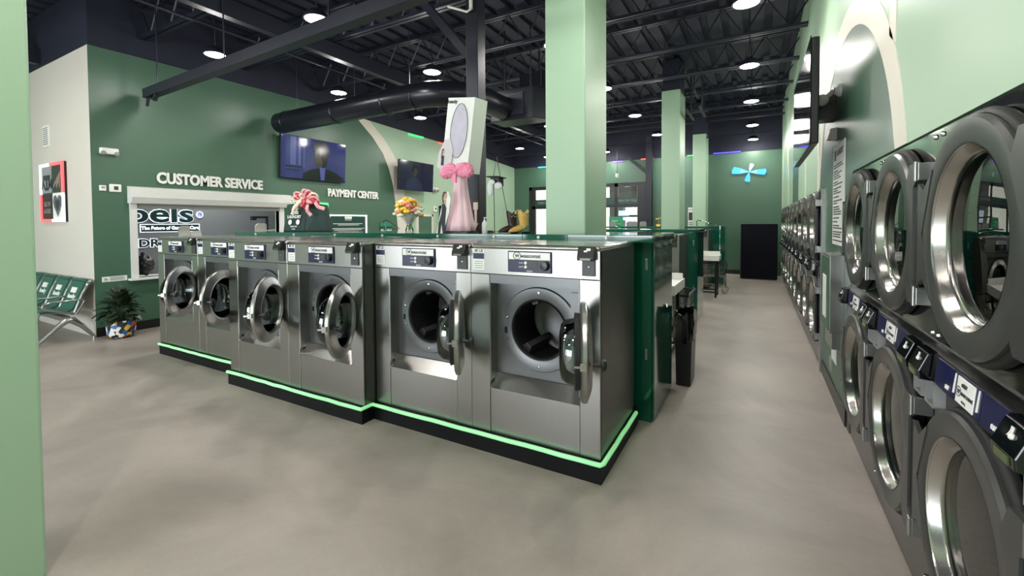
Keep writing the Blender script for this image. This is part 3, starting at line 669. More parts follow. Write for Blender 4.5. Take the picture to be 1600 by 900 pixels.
mb.text('LAUNDRY', .075, (RW-.0085,4.66,2.17), *XE, ext=.0008, bold=.001, al='CENTER'); mb.box(RW-.0092,RW-.008,4.86,4.95,2.14,2.23)
z = 2.09
while z > 1.42:
    w = random.uniform(.22,.5); mb.box(RW-.0092, RW-.008, 4.98-w, 4.98, z, z+.011); z -= random.choice((.021,.021,.021,.034))
mb.build('printed_lines', 'ink', nb)
t = thing('security_camera', 'white dome camera inside the big dark green arch', 'camera', (RW,4.68,2.72))
MB().lathe([(.055,0),(.055,-.02),(.03,-.05)], (0,0,0), 'x', 18).build('mount', 'white', t, smooth=50)
mb = MB(); mb.bar((-.05,0,0),(-.11,.03,-.05),.03,.03); mb.build('bracket', 'white', t)
mb = MB(); mb.sph((-.13,.04,-.06), .05, 14, 10); mb.build('head', 'white', t, smooth=60)
mb = MB(); mb.lathe([(0,-.185),(.03,-.183),(.032,-.15)], (0,.05,-.085), 'x', 14); mb.build('lens', 'grey', t, smooth=60)
t = thing('wall_sensor', 'small white angled box just above the long notice', 'sensor', (RW,4.93,2.38))
MB().hexa([(-.07,-.05,-.04),(0,-.06,-.05),(0,.06,-.05),(-.07,.05,-.04),(-.05,-.05,.05),(0,-.06,.06),(0,.06,.06),(-.05,.05,.05)]).build('housing', 'white', t, bevel=.005)
# tv on the right wall
t = thing('television', 'big black television on an arm high on the right wall', 'television', (.355,4.98,2.62))
MB().box(.0,.055,-.86,.86,-.42,.40).build('back_shell', 'black', t, bevel=.01)
MB().box(-.006,0,-.87,.87,-.43,.41).build('screen', 'blackgloss', t, bevel=.002)
MB().box(.055,.263,-.1,.1,-.1,.12).bar((.055,-.3,-.3),(.055,-.3,.3),.03,.03).build('wall_arm', 'black', t)
# ================================================================== LEFT WALL CONTENT
# customer service opening: shutter, frame, office behind
t = thing('roller_shutter', 'white rolled-up shutter with frame round the customer service window', 'shutter', (LW,2.95,0))
mb = MB(); mb.prism([(0,1.93),(.12,1.93),(.17,2.02),(.17,2.17),(.0,2.19)], 'y', .0, 2.55); mb.build('hood', 'shutter', t, bevel=.005)
MB().box(-.1,.05,.02,.10,.79,1.95).build('side_rail', 'shutter', t); MB().box(-.1,.05,2.39,2.47,.79,1.95).build('side_rail', 'shutter', t)
mb = MB(); mb.box(-.06,.03,.1,2.39,1.86,1.93); mb.build('curtain_edge', 'grey', t)
MB().box(-.16,.12,-.02,2.5,.77,.80).build('sill', 'shutter', t, bevel=.004)
# the office
struct(MB().box(-9.72,-9.6,2.68,7.2,0,3.0).build('wall_office_back', 'room_grey'))
struct(MB().box(-9.6,LW-.12,7.1,7.2,0,3.0).build('wall_office_end', 'room_grey'))
struct(MB().box(-9.6,LW-.12,2.67,2.7,0,3.0).build('wall_office_near', 'room_grey'))
struct(MB().box(-9.7,LW-.12,2.67,7.2,3.0,3.1).build('ceiling_office', 'white'))
ol = bpy.data.lights.new('office_lamp', 'AREA'); ol.size = .8; ol.energy = 42; olo = bpy.data.objects.new('office_lamp', ol); COL.objects.link(olo); olo.location = (-8.9,4.6,2.97)
sg = thing('office_sign', 'dark halo-lit lettering on the grey wall seen through the service window', 'sign', (-9.6,4.0,1.5))
mb = MB(); mb.text('pels', .47, (.02,-.60,.16), *XW, ext=.012, bold=.010, al='LEFT', xs=1.42); mb.build('letters', 'signdark', sg)
mb = MB(); mb.text('pels', .47, (.003,-.60,.16), *XW, ext=.002, bold=.021, al='LEFT', xs=1.42); mb.build('letter_halo', 'halo', sg)
mb = MB(); mb.text('®', .17, (.012,.50,.24), *XW, ext=.003, al='LEFT', bold=.004); mb.build('registered_mark', 'halo_blue', sg)
mb = MB(); mb.box(.002,.008,-.40,.56,-.03,.12,1); mb.box(.008,.014,-.385,.545,-.018,.108,0); mb.text('The Future of Garment Care', .085, (.0145,.08,.02), *XW, ext=.001, bold=.003, mi=1, xs=.92); mb.build('tagline', ['signdark', 'halo'], sg)
mb = MB(); mb.text('DRY CLEAN', .2, (.012,-.43,-.29), *XW, ext=.006, bold=.006, al='LEFT', xs=1.15); mb.build('small_letters', 'signdark', sg)
mb = MB(); mb.text('DRY CLEAN', .2, (.003,-.43,-.29), *XW, ext=.002, bold=.014, al='LEFT', xs=1.15); mb.build('small_letter_halo', 'halo', sg)
# office counter and what stands on it
tag(MB().box(-9.0,LW-.16,2.75,6.0,.70,.765).box(-8.95,-8.45,2.8,5.9,0,.70).build('office_counter', 'white'), 'white counter behind the service window', 'counter')
for k, (x, y, sx, h) in enumerate([(-8.6,2.98,.15,.26),(-8.62,3.27,.15,.31),(-8.9,3.12,.13,.36)]):
    b = MB(); b.sph((0,0,h*.5), 1, 30, 22, (sx,sx*.9,h*.5)); b.tube([(-.05,0,h*.85),(-.02,0,h*1.15),(.05,0,h*.85)], .012, 6)
    o = b.build('black_bag', pm('crumpled_black_film', '101114', .3, 0, .2, 14, .9), smooth=30); dm_ = o.modifiers.new('crumple','DISPLACE'); tx = bpy.data.textures.new('film','CLOUDS'); tx.noise_scale = .05; dm_.texture = tx; dm_.strength = .09; o.location = (x,y,.80)
    tag(o, ['black plastic bag bundle at the near end of the office counter', 'taller black bundle in the middle of the office counter heap', 'small black bundle behind the others on the office counter'][k], 'bag')
for k, (y, s, lab) in enumerate([(3.86,1.0,'grey payment terminal behind the window, below the dark lettering'),(5.2,1.3,'grey payment terminal under the black monitor arm')]):
    t = thing('payment_terminal', lab, 'terminal', (-8.53,y,.766))
    MB().box(-.08,.1,-.1,.1,0,.02).box(0,.03,-.03,.03,.02,.62).build('stand', 'terminal_grey', t)
    p = [(-.15*s,.58),(.02*s,.58),(.02*s,.68+.12*s),(-.0*s,.70+.12*s),(-.11*s,.70+.12*s),(-.15*s,.66+.12*s)]
    MB().prism(p, 'x', .03, .055).build('rear_panel', 'terminal_grey', t, bevel=.004)
    MB().hexa([(.03,.03*s,.6),(.06,.03*s,.6),(.06,.2*s,.62),(.03,.2*s,.62),(.0,.03*s,.72),(.03,.03*s,.72),(.03,.2*s,.74),(.0,.2*s,.74)]).build('keypad', 'terminal_grey', t, bevel=.004)
t = thing('monitor_arm', 'black monitor arm standing on the office counter at the window right end', 'monitor arm', (-8.78,5.42,.766))
mb = MB(); mb.box(-.06,.06,-.06,.06,0,.02).cyl((0,0,.02),(0,0,1.0),.025,10).bar((0,0,.98),(.0,-.28,.98),.05,.04).box(-.03,.05,-.32,-.24,.92,1.0); mb.build('arm', 'black', t)
# wall lettering
tag(MB().text('CUSTOMER SERVICE', .235, (LW+.03,4.16,2.265), *XW, ext=.012, bold=.009, xs=.79).build('wall_lettering', 'letter'), 'white raised letters CUSTOMER SERVICE over the shutter hood', 'lettering')
tag(MB().text('PAYMENT CENTER', .225, (LW+.03,7.19,2.22), *XW, ext=.012, bold=.009, xs=.77).build('wall_lettering', 'letter'), 'white raised letters PAYMENT CENTER under the big television', 'lettering')
# emergency light, thermostats, ada sign
t = thing('emergency_light', 'white emergency light bar high on the green wall by the corner', 'emergency light', (LW,2.64,2.63))
MB().box(0,.07,.0,.21,0,.09).build('housing', 'white', t, bevel=.015)
for y in (.03,.18): MB().lathe([(0,.03),(.028,.028),(.03,0)], (.055,y,.015), 'x', 14).build('lamp_head', 'grey', t, smooth=50)
t = thing('thermostat', 'square white thermostat nearest the wall corner', 'thermostat', (LW,2.63,2.10)); MB().box(0,.025,0,.075,0,.08).build('case', 'white', t, bevel=.006); MB().box(.025,.027,.02,.06,.035,.06).build('display', 'grey', t)
t = thing('thermostat', 'wide white thermostat with dark display beside the shutter hood', 'thermostat', (LW,2.74,2.09)); MB().box(0,.03,0,.14,0,.115).build('case', 'white', t, bevel=.012); MB().box(.03,.032,.05,.1,.03,.085).build('display', 'darkgrey', t)
t = thing('access_sign', 'white accessibility sign low on the green wall above the plant', 'sign', (LW,2.63,.78)); MB().box(0,.006,0,.29,0,.075).build('plate', 'paper', t)
mb = MB()
for k in range(4): mb.box(.006,.007,.09,.27-.02*(k%2),.015+.014*k,.021+.014*k)
mb.lathe([(.016,0),(.021,.001)], (.0065,.045,.028), 'x', 14); mb.box(.006,.0075,.035,.041,.03,.058); mb.box(.006,.0075,.035,.06,.03,.036); mb.build('wheelchair_symbol', 'ink', t)
t = thing('air_vent', 'small white louvred vent high on the off-white wall', 'vent', (-10.07,2.55,2.86)); MB().box(0,.26,-.015,0,0,.34).build('frame', 'white', t)
mb = MB()
for k in range(9): mb.box(.03,.23,-.02,-.015,.035+.032*k,.05+.032*k)
mb.build('louvre', 'grey', t)
# led framed four panel sign on the white wall
t = thing('led_picture', 'four-panel college picture with red and white light frame on the off-white wall', 'picture', (-10.15,2.55,1.66))
w, h = 1.0, .92
MB().box(.0,w,-.03,0,0,h).build('backing', 'black', t)
MB().box(0,.45,-.05,-.03,h-.045,h).box(0,.06,-.05,-.03,h*.48,h-.045).build('white_light', 'wneon', t); MB().box(w-.06,w,-.05,-.03,.045,h*.48).box(.5,w,-.05,-.03,0,.045).build('white_light', 'wneon', t)
MB().box(.45,w,-.05,-.03,h-.045,h).box(w-.07,w,-.05,-.03,h*.48,h-.045).build('red_light', 'rneon', t); MB().box(0,.06,-.05,-.03,.045,h*.48).box(0,.5,-.05,-.03,0,.045).build('red_light', 'rneon', t)
MB().box(.06,.49,-.036,-.03,.46,h-.045).build('grey_panel', pm('grey_print','8d9092',.5), t); MB().box(.51,.93,-.036,-.03,.045,.45).build('white_panel', 'paper', t)
MB().box(.51,.93,-.036,-.03,.46,h-.045).build('black_panel', 'black', t); MB().box(.06,.49,-.036,-.03,.045,.45).build('maroon_panel', pm('dark_print','2a2222',.5), t)
mb = MB(); mb.prism([(.13,.74),(.43,.74),(.43,.66),(.31,.66),(.31,.55),(.36,.55),(.36,.5),(.2,.5),(.2,.55),(.25,.55),(.25,.66),(.13,.66)], 'y', -.04, -.036); mb.text('A', .2, (.13,-.038,.53), *YS, ext=.002, bold=.006); mb.text('M', .2, (.43,-.038,.53), *YS, ext=.002, bold=.006); mb.build('letter_mark', 'ink', t)
hp = [(.72,.36),(.66,.41),(.58,.4),(.54,.33),(.57,.24),(.72,.08),(.87,.24),(.9,.33),(.86,.4),(.78,.41)]
MB().prism(hp, 'y', -.04, -.036).build('heart', pm('grey_heart','5a6068',.5), t)
MB().prism([(.72+(a-.72)*.5,.27+(b-.27)*.5) for a,b in hp], 'y', -.043, -.04).build('heart_core', 'ink', t)
mb = MB(); mb.text("GIG 'EM", .1, (.275,-.038,.25), *YS, ext=.001, bold=.002, xs=.8).text('AGGIES', .1, (.275,-.038,.14), *YS, ext=.001, bold=.002, xs=.9); mb.build('slogan', pm('grey_ink','8b8585',.5), t)
mb = MB()
for k in range(7): mb.bar((.58+.04*k,-.038,.53+.03*(k%3)), (.62+.04*k,-.038,.60+.03*k), .01, .004)
mb.build('sketch_lines', pm('pale_line','b9ab9c',.5), t)
# televisions on the left wall
def tv(lab, y0, y1, z0, z1, off, scr, arm, tilt=0):
    t = thing('television', lab, 'television', (LW+off,(y0+y1)/2,(z0+z1)/2), 0); a, b = (y1-y0)/2, (z1-z0)/2
    t.rotation_euler = (0, math.radians(tilt), 0)
    MB().box(-.05,0,-a,a,-b,b).build('back_shell', 'black', t, bevel=.008)
    s = MB().box(0,.006,-a+.008,a-.008,-b+.014,b-.008).build('screen', scr, t)
    MB().box(-arm+.012,-.05,-.15,.15,-.15,.15).build('wall_bracket', 'black', t)
    return t, s, a, b
t, s, a, b = tv('large television showing a man in a suit above PAYMENT CENTER', 5.32, 6.87, 2.52, 3.38, .12, 'screenblue', .12, 3)
mb = MB(); mb.box(.006,.008,-a+.2,-a+.32,-.15,b-.02).box(.006,.008,-a+.38,-a+.43,-.15,b-.02).box(.006,.008,-.28,-.26,-.2,b-.05); mb.build('bright_bands', 'screenlight', s)
mb = MB(); mb.prism([(-.3,-.415),(-.28,-.3),(-.1,-.21),(.05,-.17),(.3,-.17),(.5,-.22),(.7,-.33),(.74,-.415)], 'x', .006, .009); mb.build('suit', 'screendark', s)
mb = MB(); mb.prism([(.02+.17*math.cos(k*PI/12)+.12,.08+.26*math.sin(k*PI/12)) for k in range(24)], 'x', .007, .010); mb.build('face', 'screenskin', s)
mb = MB(); mb.prism([(.16,.3),(.3,.2),(.31,.05),(.26,-.12),(.14,-.19),(.17,-.05),(.13,.05)], 'x', .009, .0105); mb.box(.009,.0105,.03,.1,.1,.125).box(.009,.0105,.05,.13,-.09,-.075); mb.build('face_shadow', 'screendark', s)
mb = MB(); mb.prism([(-.06,.15),(-.05,.3),(.04,.4),(.2,.41),(.31,.34),(.34,.15),(.3,.05),(.26,.22),(.1,.27),(-.02,.22)], 'x', .009, .0115); mb.build('hair', 'screendark', s)
mb = MB(); mb.prism([(.1,-.15),(.24,-.15),(.22,-.415),(.13,-.415)], 'x', .009, .011); mb.build('shirt', 'screenlight', s)
mb = MB(); mb.box(.006,.008,-a+.1,-a+.45,-.2,-.17).text('LIVE NEWS', .06, (.008,-.52,-.28), *XW, ext=.0008); mb.build('caption', 'screendark', s)
t, s, a, b = tv('smaller dim television at the edge of the painted arch', 8.35, 9.7, 2.47, 3.24, .32, 'screendim', .32, 3)
mb = MB(); mb.prism([(-.1+.1*math.cos(k*PI/12),.13+.15*math.sin(k*PI/12)) for k in range(24)], 'x', .006, .008); mb.build('face', 'screenskin', s)
mb = MB(); mb.prism([(-.2,.12),(-.2,.25),(-.1,.31),(.0,.28),(.02,.2),(-.12,.2),(-.15,.05)], 'x', .008, .0095); mb.build('hair', 'screendark', s)
mb = MB(); mb.prism([(-.45,-.37),(-.38,-.15),(-.18,-.04),(.02,-.06),(.2,-.2),(.24,-.37)], 'x', .006, .0078); mb.build('shirt', 'screenshirt', s)
# payment area signs
t = thing('lit_wall_sign', 'dark green sign with glowing green frame beside the shutter', 'sign', (LW,5.56,1.30))
MB().box(0,.03,0,.86,0,.74).build('board', 'signgreen', t); mb = MB(); mb.box(.0,.05,-.03,.02,-.02,.76).box(0,.05,-.03,.88,.72,.76).box(0,.05,.85,.89,-.02,.76); mb.build('green_light', 'gneon', t)
MB().text('SEE WHAT', .12, (.032,.42,.58), *XW, ext=.003, bold=.004).build('lettering', 'letter', t); MB().text("WE DO", .12, (.032,.42,.42), *XW, ext=.003, bold=.004).build('lettering', 'letter', t)
t = thing('lit_notice', 'dark green notice in a glowing white frame on the payment wall', 'notice', (LW,6.46,1.36))
MB().box(0,.03,0,1.08,0,.45).build('board', 'signgreen', t); mb = MB(); mb.box(0,.05,0,1.08,0,.03).box(0,.05,0,1.08,.42,.45).box(0,.05,0,.035,0,.45).box(0,.05,1.045,1.08,0,.45); mb.build('white_light', 'wneon', t)
mb = MB(); mb.box(.03,.033,.44,.64,.36,.41); mb.text('NOTICE', .05, (.032,.54,.32), *XW, ext=.001)
for zz, a0, a1 in ((.24,.12,.95),(.21,.25,.85),(.13,.08,1.0),(.1,.15,.92),(.06,.3,.8)): mb.box(.03,.033,a0,a1,zz,zz+.012)
mb.build('lettering', 'letter', t)
t = thing('small_wall_sign', 'small two-tone green sign low on the payment wall', 'sign', (LW,7.98,1.36))
MB().box(0,.02,0,.42,0,.27).build('board', 'signgreen', t); MB().box(.02,.024,0,.42,.17,.27).build('pale_band', 'signmid', t); MB().text('ALL CARDS', .075, (.022,.21,.06), *XW, ext=.001, bold=.002).build('lettering', 'letter', t)
# doors, exit light and sockets on the left wall
def wdoor(n, y0, y1, z1, frame):
    o = struct(MB().box(LW,LW+.05,y0,y1,0,z1).build(n, 'wall_dark')); mb = MB(); mb.box(LW,LW+.07,y0-.06,y0,0,z1+.06).box(LW,LW+.07,y1,y1+.06,0,z1+.06).box(LW,LW+.07,y0-.06,y1+.06,z1,z1+.06); f = mb.build('door_frame', frame, o)
    MB().cyl((LW+.05,y1-.08,1.0),(LW+.1,y1-.08,1.0),.015,10).sph((LW+.11,y1-.08,1.0),.03,10,8).build('door_knob', 'chrome', o, smooth=50)
wdoor('door_1', 9.36, 9.93, 1.80, 'cream'); wdoor('door_2', 10.40, 11.2, 2.06, 'signgreen')
t = thing('emergency_light', 'white emergency light right of the dim television', 'emergency light', (LW,10.02,2.54)); MB().box(0,.07,0,.24,0,.1).build('housing', 'white', t, bevel=.01); MB().lathe([(0,.04),(.04,.035),(.042,0)], (.07,.05,.02), 'x', 14).lathe([(0,.04),(.04,.035),(.042,0)], (.07,.19,.02), 'x', 14).build('lamp_head', 'grey', t, smooth=50)
t = thing('card_lock', 'small white access reader left of the dark green door', 'access reader', (LW,10.08,1.94)); MB().box(0,.03,0,.14,0,.16).build('case', 'white', t, bevel=.006); MB().box(.03,.034,.05,.1,.06,.12).build('sensor_eye', 'black', t)
# ================================================================== BENCH
t = thing('beam_bench', 'silver waiting bench with dark green seats against the off-white wall', 'bench', (-8.2,2.5,0))
def seat_profile(): return [(-.52,.40),(-.50,.435),(-.42,.43),(-.24,.40),(-.17,.43),(-.13,.52),(-.06,.72),(-.03,.80),(.0,.825),(.03,.81)]
pr = seat_profile()
MB().box(-2.5,-.03,-.3,-.22,.30,.36).build('beam', 'alu', t)
for k in range(4):
    x1 = -.06-.58*k; x0 = x1-.5
    mb = MB()
    for i in range(len(pr)-1):
        (a,b),(c,d2) = pr[i],pr[i+1]; n = Vector((-(d2-b),c-a)).normalized()*.012
        mb.prism([(a,b),(c,d2),(c-n.x,d2-n.y),(a-n.x,b-n.y)], 'x', x0, x1)
    sh = mb.build('seat_shell', 'alu', t)
    mb = MB()
    for i in range(1,len(pr)-2):
        (a,b),(c,d2) = pr[i],pr[i+1]; n = Vector((-(d2-b),c-a)).normalized()*.018
        mb.prism([(a,b),(c,d2),(c+n.x,d2+n.y),(a+n.x,b+n.y)], 'x', x0+.03, x1-.03)
    pad = mb.build('seat_pad', 'seatgreen', sh)
    mb = MB(); up = Vector((0,.33,.944)); xm = (x0+x1)/2
    mb.hexa([(xm-.09,-.112,.65),(xm+.09,-.112,.65),(xm+.09,-.10,.65),(xm-.09,-.10,.65),(xm-.09,-.088,.72),(xm+.09,-.088,.72),(xm+.09,-.078,.72),(xm-.09,-.078,.72)]); mb.text('laundry', .085, (xm,-.132,.575), (1,0,0), up, ext=.003, bold=.003)
    mb.build('seat_print', 'letter', sh); MB().text('wash dry fold', .045, (xm,-.158,.49), (1,0,0), (0,.4,.917), ext=.003, bold=.001).build('seat_print', 'letter', sh)
    mb = MB(); mb.tube([(x1+.02,-.17,.40),(x1+.02,-.08,.66),(x1+.02,-.0,.82),(x1+.02,.03,.80)], .022, 8); mb.lathe([(.012,-.02),(.03,-.02),(.03,.02),(.012,.02)], (x1+.02,-.005,.79), 'x', 16, loop=True); mb.build('side_rail', 'alu', t, smooth=50)
for x in (-.03, -.61):
    MB().tube([(x,-.16,.37),(x,-.08,.52),(x,-.07,.555),(x,-.1,.57),(x,-.4,.57),(x,-.48,.55),(x,-.49,.51),(x,-.46,.48),(x,-.18,.38)], .014, 8).build('armrest', 'alu', t, smooth=60)
for x in (-.03, -2.4):
    mb = MB(); mb.tube([(x,-.55,.03),(x,-.36,.22),(x,-.27,.30),(x,-.2,.30),(x,-.1,.2),(x,.02,.03)], [.02,.03,.045,.045,.03,.02], 8); leg = mb.build('leg', 'alu', t, smooth=60)
    MB().cyl((x,-.55,0),(x,-.55,.03),.022,10).cyl((x,.02,0),(x,.02,.03),.022,10).build('foot', 'chrome', leg)
# ================================================================== PLANT
t = thing('potted_plant', 'bushy dark green plant in a colourful patchwork pot by the green wall', 'plant', (-7.95,2.735,0)); t.scale = (.84,.84,1.0)
MB().lathe([(0,.0),(.15,.0),(.19,.06),(.2,.16),(.19,.25),(.175,.25),(.17,.22),(0,.22)], seg=36).build('pot', 'patch', t, smooth=60)
MB().lathe([(.155,-.0),(.165,.01),(.16,.025),(.15,.02)], seg=30, loop=True).build('saucer', 'black', t)
mb = MB(); lf = MB()
for k in range(95):
    a = random.uniform(0,2*PI); e = random.uniform(.0,1.4); hh = random.uniform(.32,.55); base = Vector((0,0,.22))
    dirv = Vector((math.cos(a)*math.cos(e), math.sin(a)*math.cos(e), math.sin(e)))
    st = base+Vector((dirv.x*.15,dirv.y*.16,dirv.z*.34+.06))*random.uniform(.6,1.1)
    if k % 3 == 0: mb.tube([base+Vector((dirv.x*.03,dirv.y*.03,-.02)), base.lerp(st,.6)+Vector((0,0,.04)), st], .006, 5)
    L = random.uniform(.15,.22); wd = L*.36; side = dirv.cross(Vector((0,0,1))).normalized(); up = side.cross(dirv)
    V = []; n = 6
    for i in range(n+1):
        u = i/n; c = st+dirv*L*u-Vector((0,0,.09*u*u)); ww_ = wd*math.sin(PI*min(1,u*.93+.05))**.7
        V += [c-side*ww_+up*.015, c, c+side*ww_+up*.015]
    F = []
    for i in range(n): F += [(3*i,3*i+1,3*i+4,3*i+3),(3*i+1,3*i+2,3*i+5,3*i+4)]
    lf.add(V, F)
mb.build('stem', 'leaf', t); lf.build('foliage', 'leaf', t, smooth=60, fix=False)
MB().lathe([(0,.225),(.17,.222)], seg=24).build('soil', 'soil', t)
# ================================================================== THINGS ON THE GREEN COUNTER
CZ = 1.5
# tote bag with ribbon bow
t = thing('tote_bag', 'dark green printed tote bag with ribbon bow standing on the counter', 'bag', (-5.58,4.0,CZ), .32); t.scale = (.86,.9,1)
MB().hexa([(-.33,-.1,0),(.1,-.16,0),(.12,.12,0),(-.33,.12,0),(-.29,-.05,.38),(.1,-.08,.40),(.11,.08,.40),(-.29,.06,.38)]).build('bag_body', 'tote', t, bevel=.01)
MB().hexa([(.1,-.15,0),(.42,-.02,0),(.42,.12,0),(.11,.12,0),(.1,-.075,.4),(.38,-.02,.37),(.38,.06,.37),(.11,.08,.40)]).build('side_gusset', 'tote', t, bevel=.008)
fu = Vector((0,.2,.98)).normalized(); fx = Vector((1,-.14,0)).normalized()
mb = MB(); mb.text('Lula', .09, (-.1,-.115,.245), fx, fu, ext=.002, bold=.004).text('LAUNDRY', .06, (-.1,-.132,.185), fx, fu, ext=.002, bold=.001); mb.text('WASH DRY', .028, (-.1,-.147,.06), fx, fu, ext=.002).text('FOLD', .028, (-.1,-.152,.025), fx, fu, ext=.002)
for c in (-.19,-.03):
    p = Vector((c,-.126-.14*(c+.1),.13)); V = [p+(fx*math.cos(a)+fu*math.sin(a))*.038 for a in (k*PI/5 for k in range(10))]; mb.add(V, [tuple(range(10))])
mb.build('print', 'letter', t)
def ribbon(pts, w, mats, par, name='ribbon'):
    mb = MB(); V = []; pts = [Vector(p) for p in pts]
    for i, p in enumerate(pts):
        d_ = (pts[min(i+1,len(pts)-1)]-pts[max(i-1,0)]).normalized(); s_ = d_.cross(Vector((.3,-1,.2))).normalized()*w/2; V += [p-s_,p+s_]
    mb.add(V, [(2*i,2*i+1,2*i+3,2*i+2) for i in range(len(pts)-1)]); o = mb.build(name, mats, par, smooth=80, fix=False)
    md = o.modifiers.new('solid', 'SOLIDIFY'); md.thickness = .004; return o
bw = MB().sph((.10,-.11,.42), .05, 10, 8).build('bow_knot', 'red', t, smooth=60)
C0 = Vector((.10,-.12,.42))
for k in range(20):
    a = 2*PI*k/20*.93-.35+random.uniform(-.12,.12); r = random.uniform(.13,.24)*(1 if math.sin(a) > -.3 else .7); ax_ = Vector((math.cos(a)*1.15, -.12, math.sin(a)*.62+.06)); sd = Vector((-math.sin(a), -.35, math.cos(a)))*.06
    pts = [C0+ax_*r*u+sd*v for u, v in ((.05,0),(.4,.7),(.75,1),(1,.5),(1.02,-.2),(.75,-.8),(.4,-.6),(.08,0))]
    mb = MB(); V = []
    for i, p in enumerate(pts):
        w_ = Vector((.012,-.9,.3))*.028; V += [p-w_, p+w_]
    mb.add(V, [(2*i,2*i+1,2*i+3,2*i+2) for i in range(len(pts)-1)]); o = mb.build('bow_loop', ['red','rosepink','rosepink','ivory'][k%4], bw, smooth=80, fix=False)
    md = o.modifiers.new('solid','SOLIDIFY'); md.thickness = .02
for k, (dx, dz) in enumerate([(-.20,-.20),(-.12,-.13),(.14,-.22),(.38,-.13),(.05,-.12),(.30,-.05)]):
    pts = [C0+Vector((dx*u+.012*math.sin(14*u), -.05-.03*u+.02*math.cos(14*u), dz*u+.05*math.sin(PI*u)+.015*math.sin(14*u))) for u in (i/12 for i in range(13))]
    ribbon(pts, .05, ['ivory','ivory','rosepink','rosepink','red','red'][k], bw, 'bow_tail')
# wire hanger stand
t = thing('wire_stand', 'thin black wire stand with green tag near the bouquet', 'stand', (-4.02,4.0,CZ))
MB().tube([(.0,0,0),(0,0,.13),(-.06,0,.115),(.0,0,.15),(.2,.03,.035),(-.02,0,.03)], .005, 6).build('wire', 'black', t); MB().box(-.03,.03,-.02,.02,0,.012).build('foot', 'signmid', t)
MB().box(-.015,.012,-.006,-.003,.02,.13).build('tag', 'signmid', t)
# bouquet
def filmmat():
    m = pm('clear_film', 'e6e6e0', .25); b = m.node_tree.nodes['Principled BSDF']; b.inputs['Alpha'].default_value = .45; return m
t = thing('flower_bouquet', 'bouquet of orange, yellow and white flowers in a clear vase', 'bouquet', (-3.64,4.0,CZ))
MB().lathe([(0,.004),(.045,.004),(.05,.02),(.03,.08),(.035,.12),(.06,.17),(.056,.17),(.03,.12),(.026,.08),(.044,.025),(0,.02)], seg=24).build('vase', 'glass', t, smooth=60)
mb = MB()
for k in range(9): a = 2*PI*k/9; mb.tube([(.012*math.cos(a),.012*math.sin(a),.03),(.02*math.cos(a),.02*math.sin(a),.15),(.09*math.cos(a),.07*math.sin(a),.26)], .004, 5)
mb.build('stem', 'leafgreen', t)
mb = MB(); mb.lathe([(.035,.09),(.06,.13),(.10,.18),(.125,.215),(.12,.215),(.09,.18)], seg=20); o = mb.build('wrapping', filmmat(), t, smooth=60)
fl = None
cols_ = ['orange','yellow','whitepetal','pinkpetal']
for k in range(38):
    a = k*2.4; r = .165*math.sqrt((k+.5)/38); c = Vector((r*math.cos(a),r*math.sin(a)*.8-.02,.40-7.0*r*r+random.uniform(-.02,.02))); mt = random.choice(cols_+['whitepetal'])
    mb = MB(); s = random.uniform(.038,.05)
    mb.sph(c, s*.6, 8, 6)
    for q in range(7):
        b_ = 2*PI*q/7+k; mb.sph(c+Vector((math.cos(b_)*s*.55,math.sin(b_)*s*.55,-.1*s)), s*.55, 8, 6, (1,1,.8))
    mb.build('flower', mt, t, smooth=60)
mb = MB()
for k in range(14):
    a = k*1.1; c = Vector((.13*math.cos(a),.09*math.sin(a),.22+.04*(k%3))); mb.hexa([c, c+Vector((.03,0,.01)), c+Vector((.05*math.cos(a)+.02,.05*math.sin(a),.05)), c+Vector((.05*math.cos(a),.05*math.sin(a),.045)), c+Vector((0,.004,0)), c+Vector((.03,.004,.01)), c+Vector((.05*math.cos(a)+.02,.05*math.sin(a)+.004,.05)), c+Vector((.05*math.cos(a),.05*math.sin(a)+.004,.045))])
mb.build('leaves', 'leafgreen', t)
# purple cloth
b = MB(); b.sph((0,0,.04), 1, 14, 8, (.11,.08,.045)); b.sph((.06,.02,.06), 1, 10, 8, (.06,.05,.035)); o = b.build('folded_cloth', pm('purple_cloth','37306a',.7,0,.2,20,.5), smooth=60); o.location = (-3.14,4.15,CZ); tag(o, 'crumpled dark purple cloth on the counter left of the pink stand', 'cloth')
# pink draped stand, carton, bow
t = thing('display_stand', 'pink satin draped display stand holding up the white carton', 'stand', (-2.755,3.78,CZ))
MB().cyl((0,.05,0),(.02,.05,.62),.02,10).box(-.14,.16,-.08,.14,0,.012).build('post', 'darkgrey', t)
mb = MB(); V = []; n = 28; mrows = 8
for i in range(mrows+1):
    u = i/mrows; rr = .07+.092*(1-u)**1.4
    for k in range(n):
        a = PI*.62+(2*PI*.83)*k/(n-1); w_ = 1+.09*math.sin(a*9)*(1-u*.5); V.append((.015+rr*w_*math.cos(a+PI*.25), .02+rr*.75*w_*math.sin(a+PI*.25), .02+.58*u))
mb.add(V, [(i*n+k,i*n+k+1,(i+1)*n+k+1,(i+1)*n+k) for i in range(mrows) for k in range(n-1)]); o = mb.build('satin_drape', 'pink', t, smooth=70, fix=False); md = o.modifiers.new('solid','SOLIDIFY'); md.thickness = .004
mb = MB(); mb.prism([(-.19,.0),(-.10,.0),(-.02,.22),(-.0,.35),(-.03,.43),(-.09,.43),(-.11,.3),(-.16,.12)], 'y', -.135, -.131); ct = mb.build('printed_cutout', 'paper', t)
mb = MB(); mb.prism([(-.17,.0),(-.14,.0),(-.12,.1),(-.105,.0),(-.075,.0),(-.07,.14),(-.055,.26),(-.08,.31),(-.11,.3),(-.12,.2),(-.16,.1)], 'y', -.138, -.136); mb.build('printed_clothes', 'clothdark', ct)
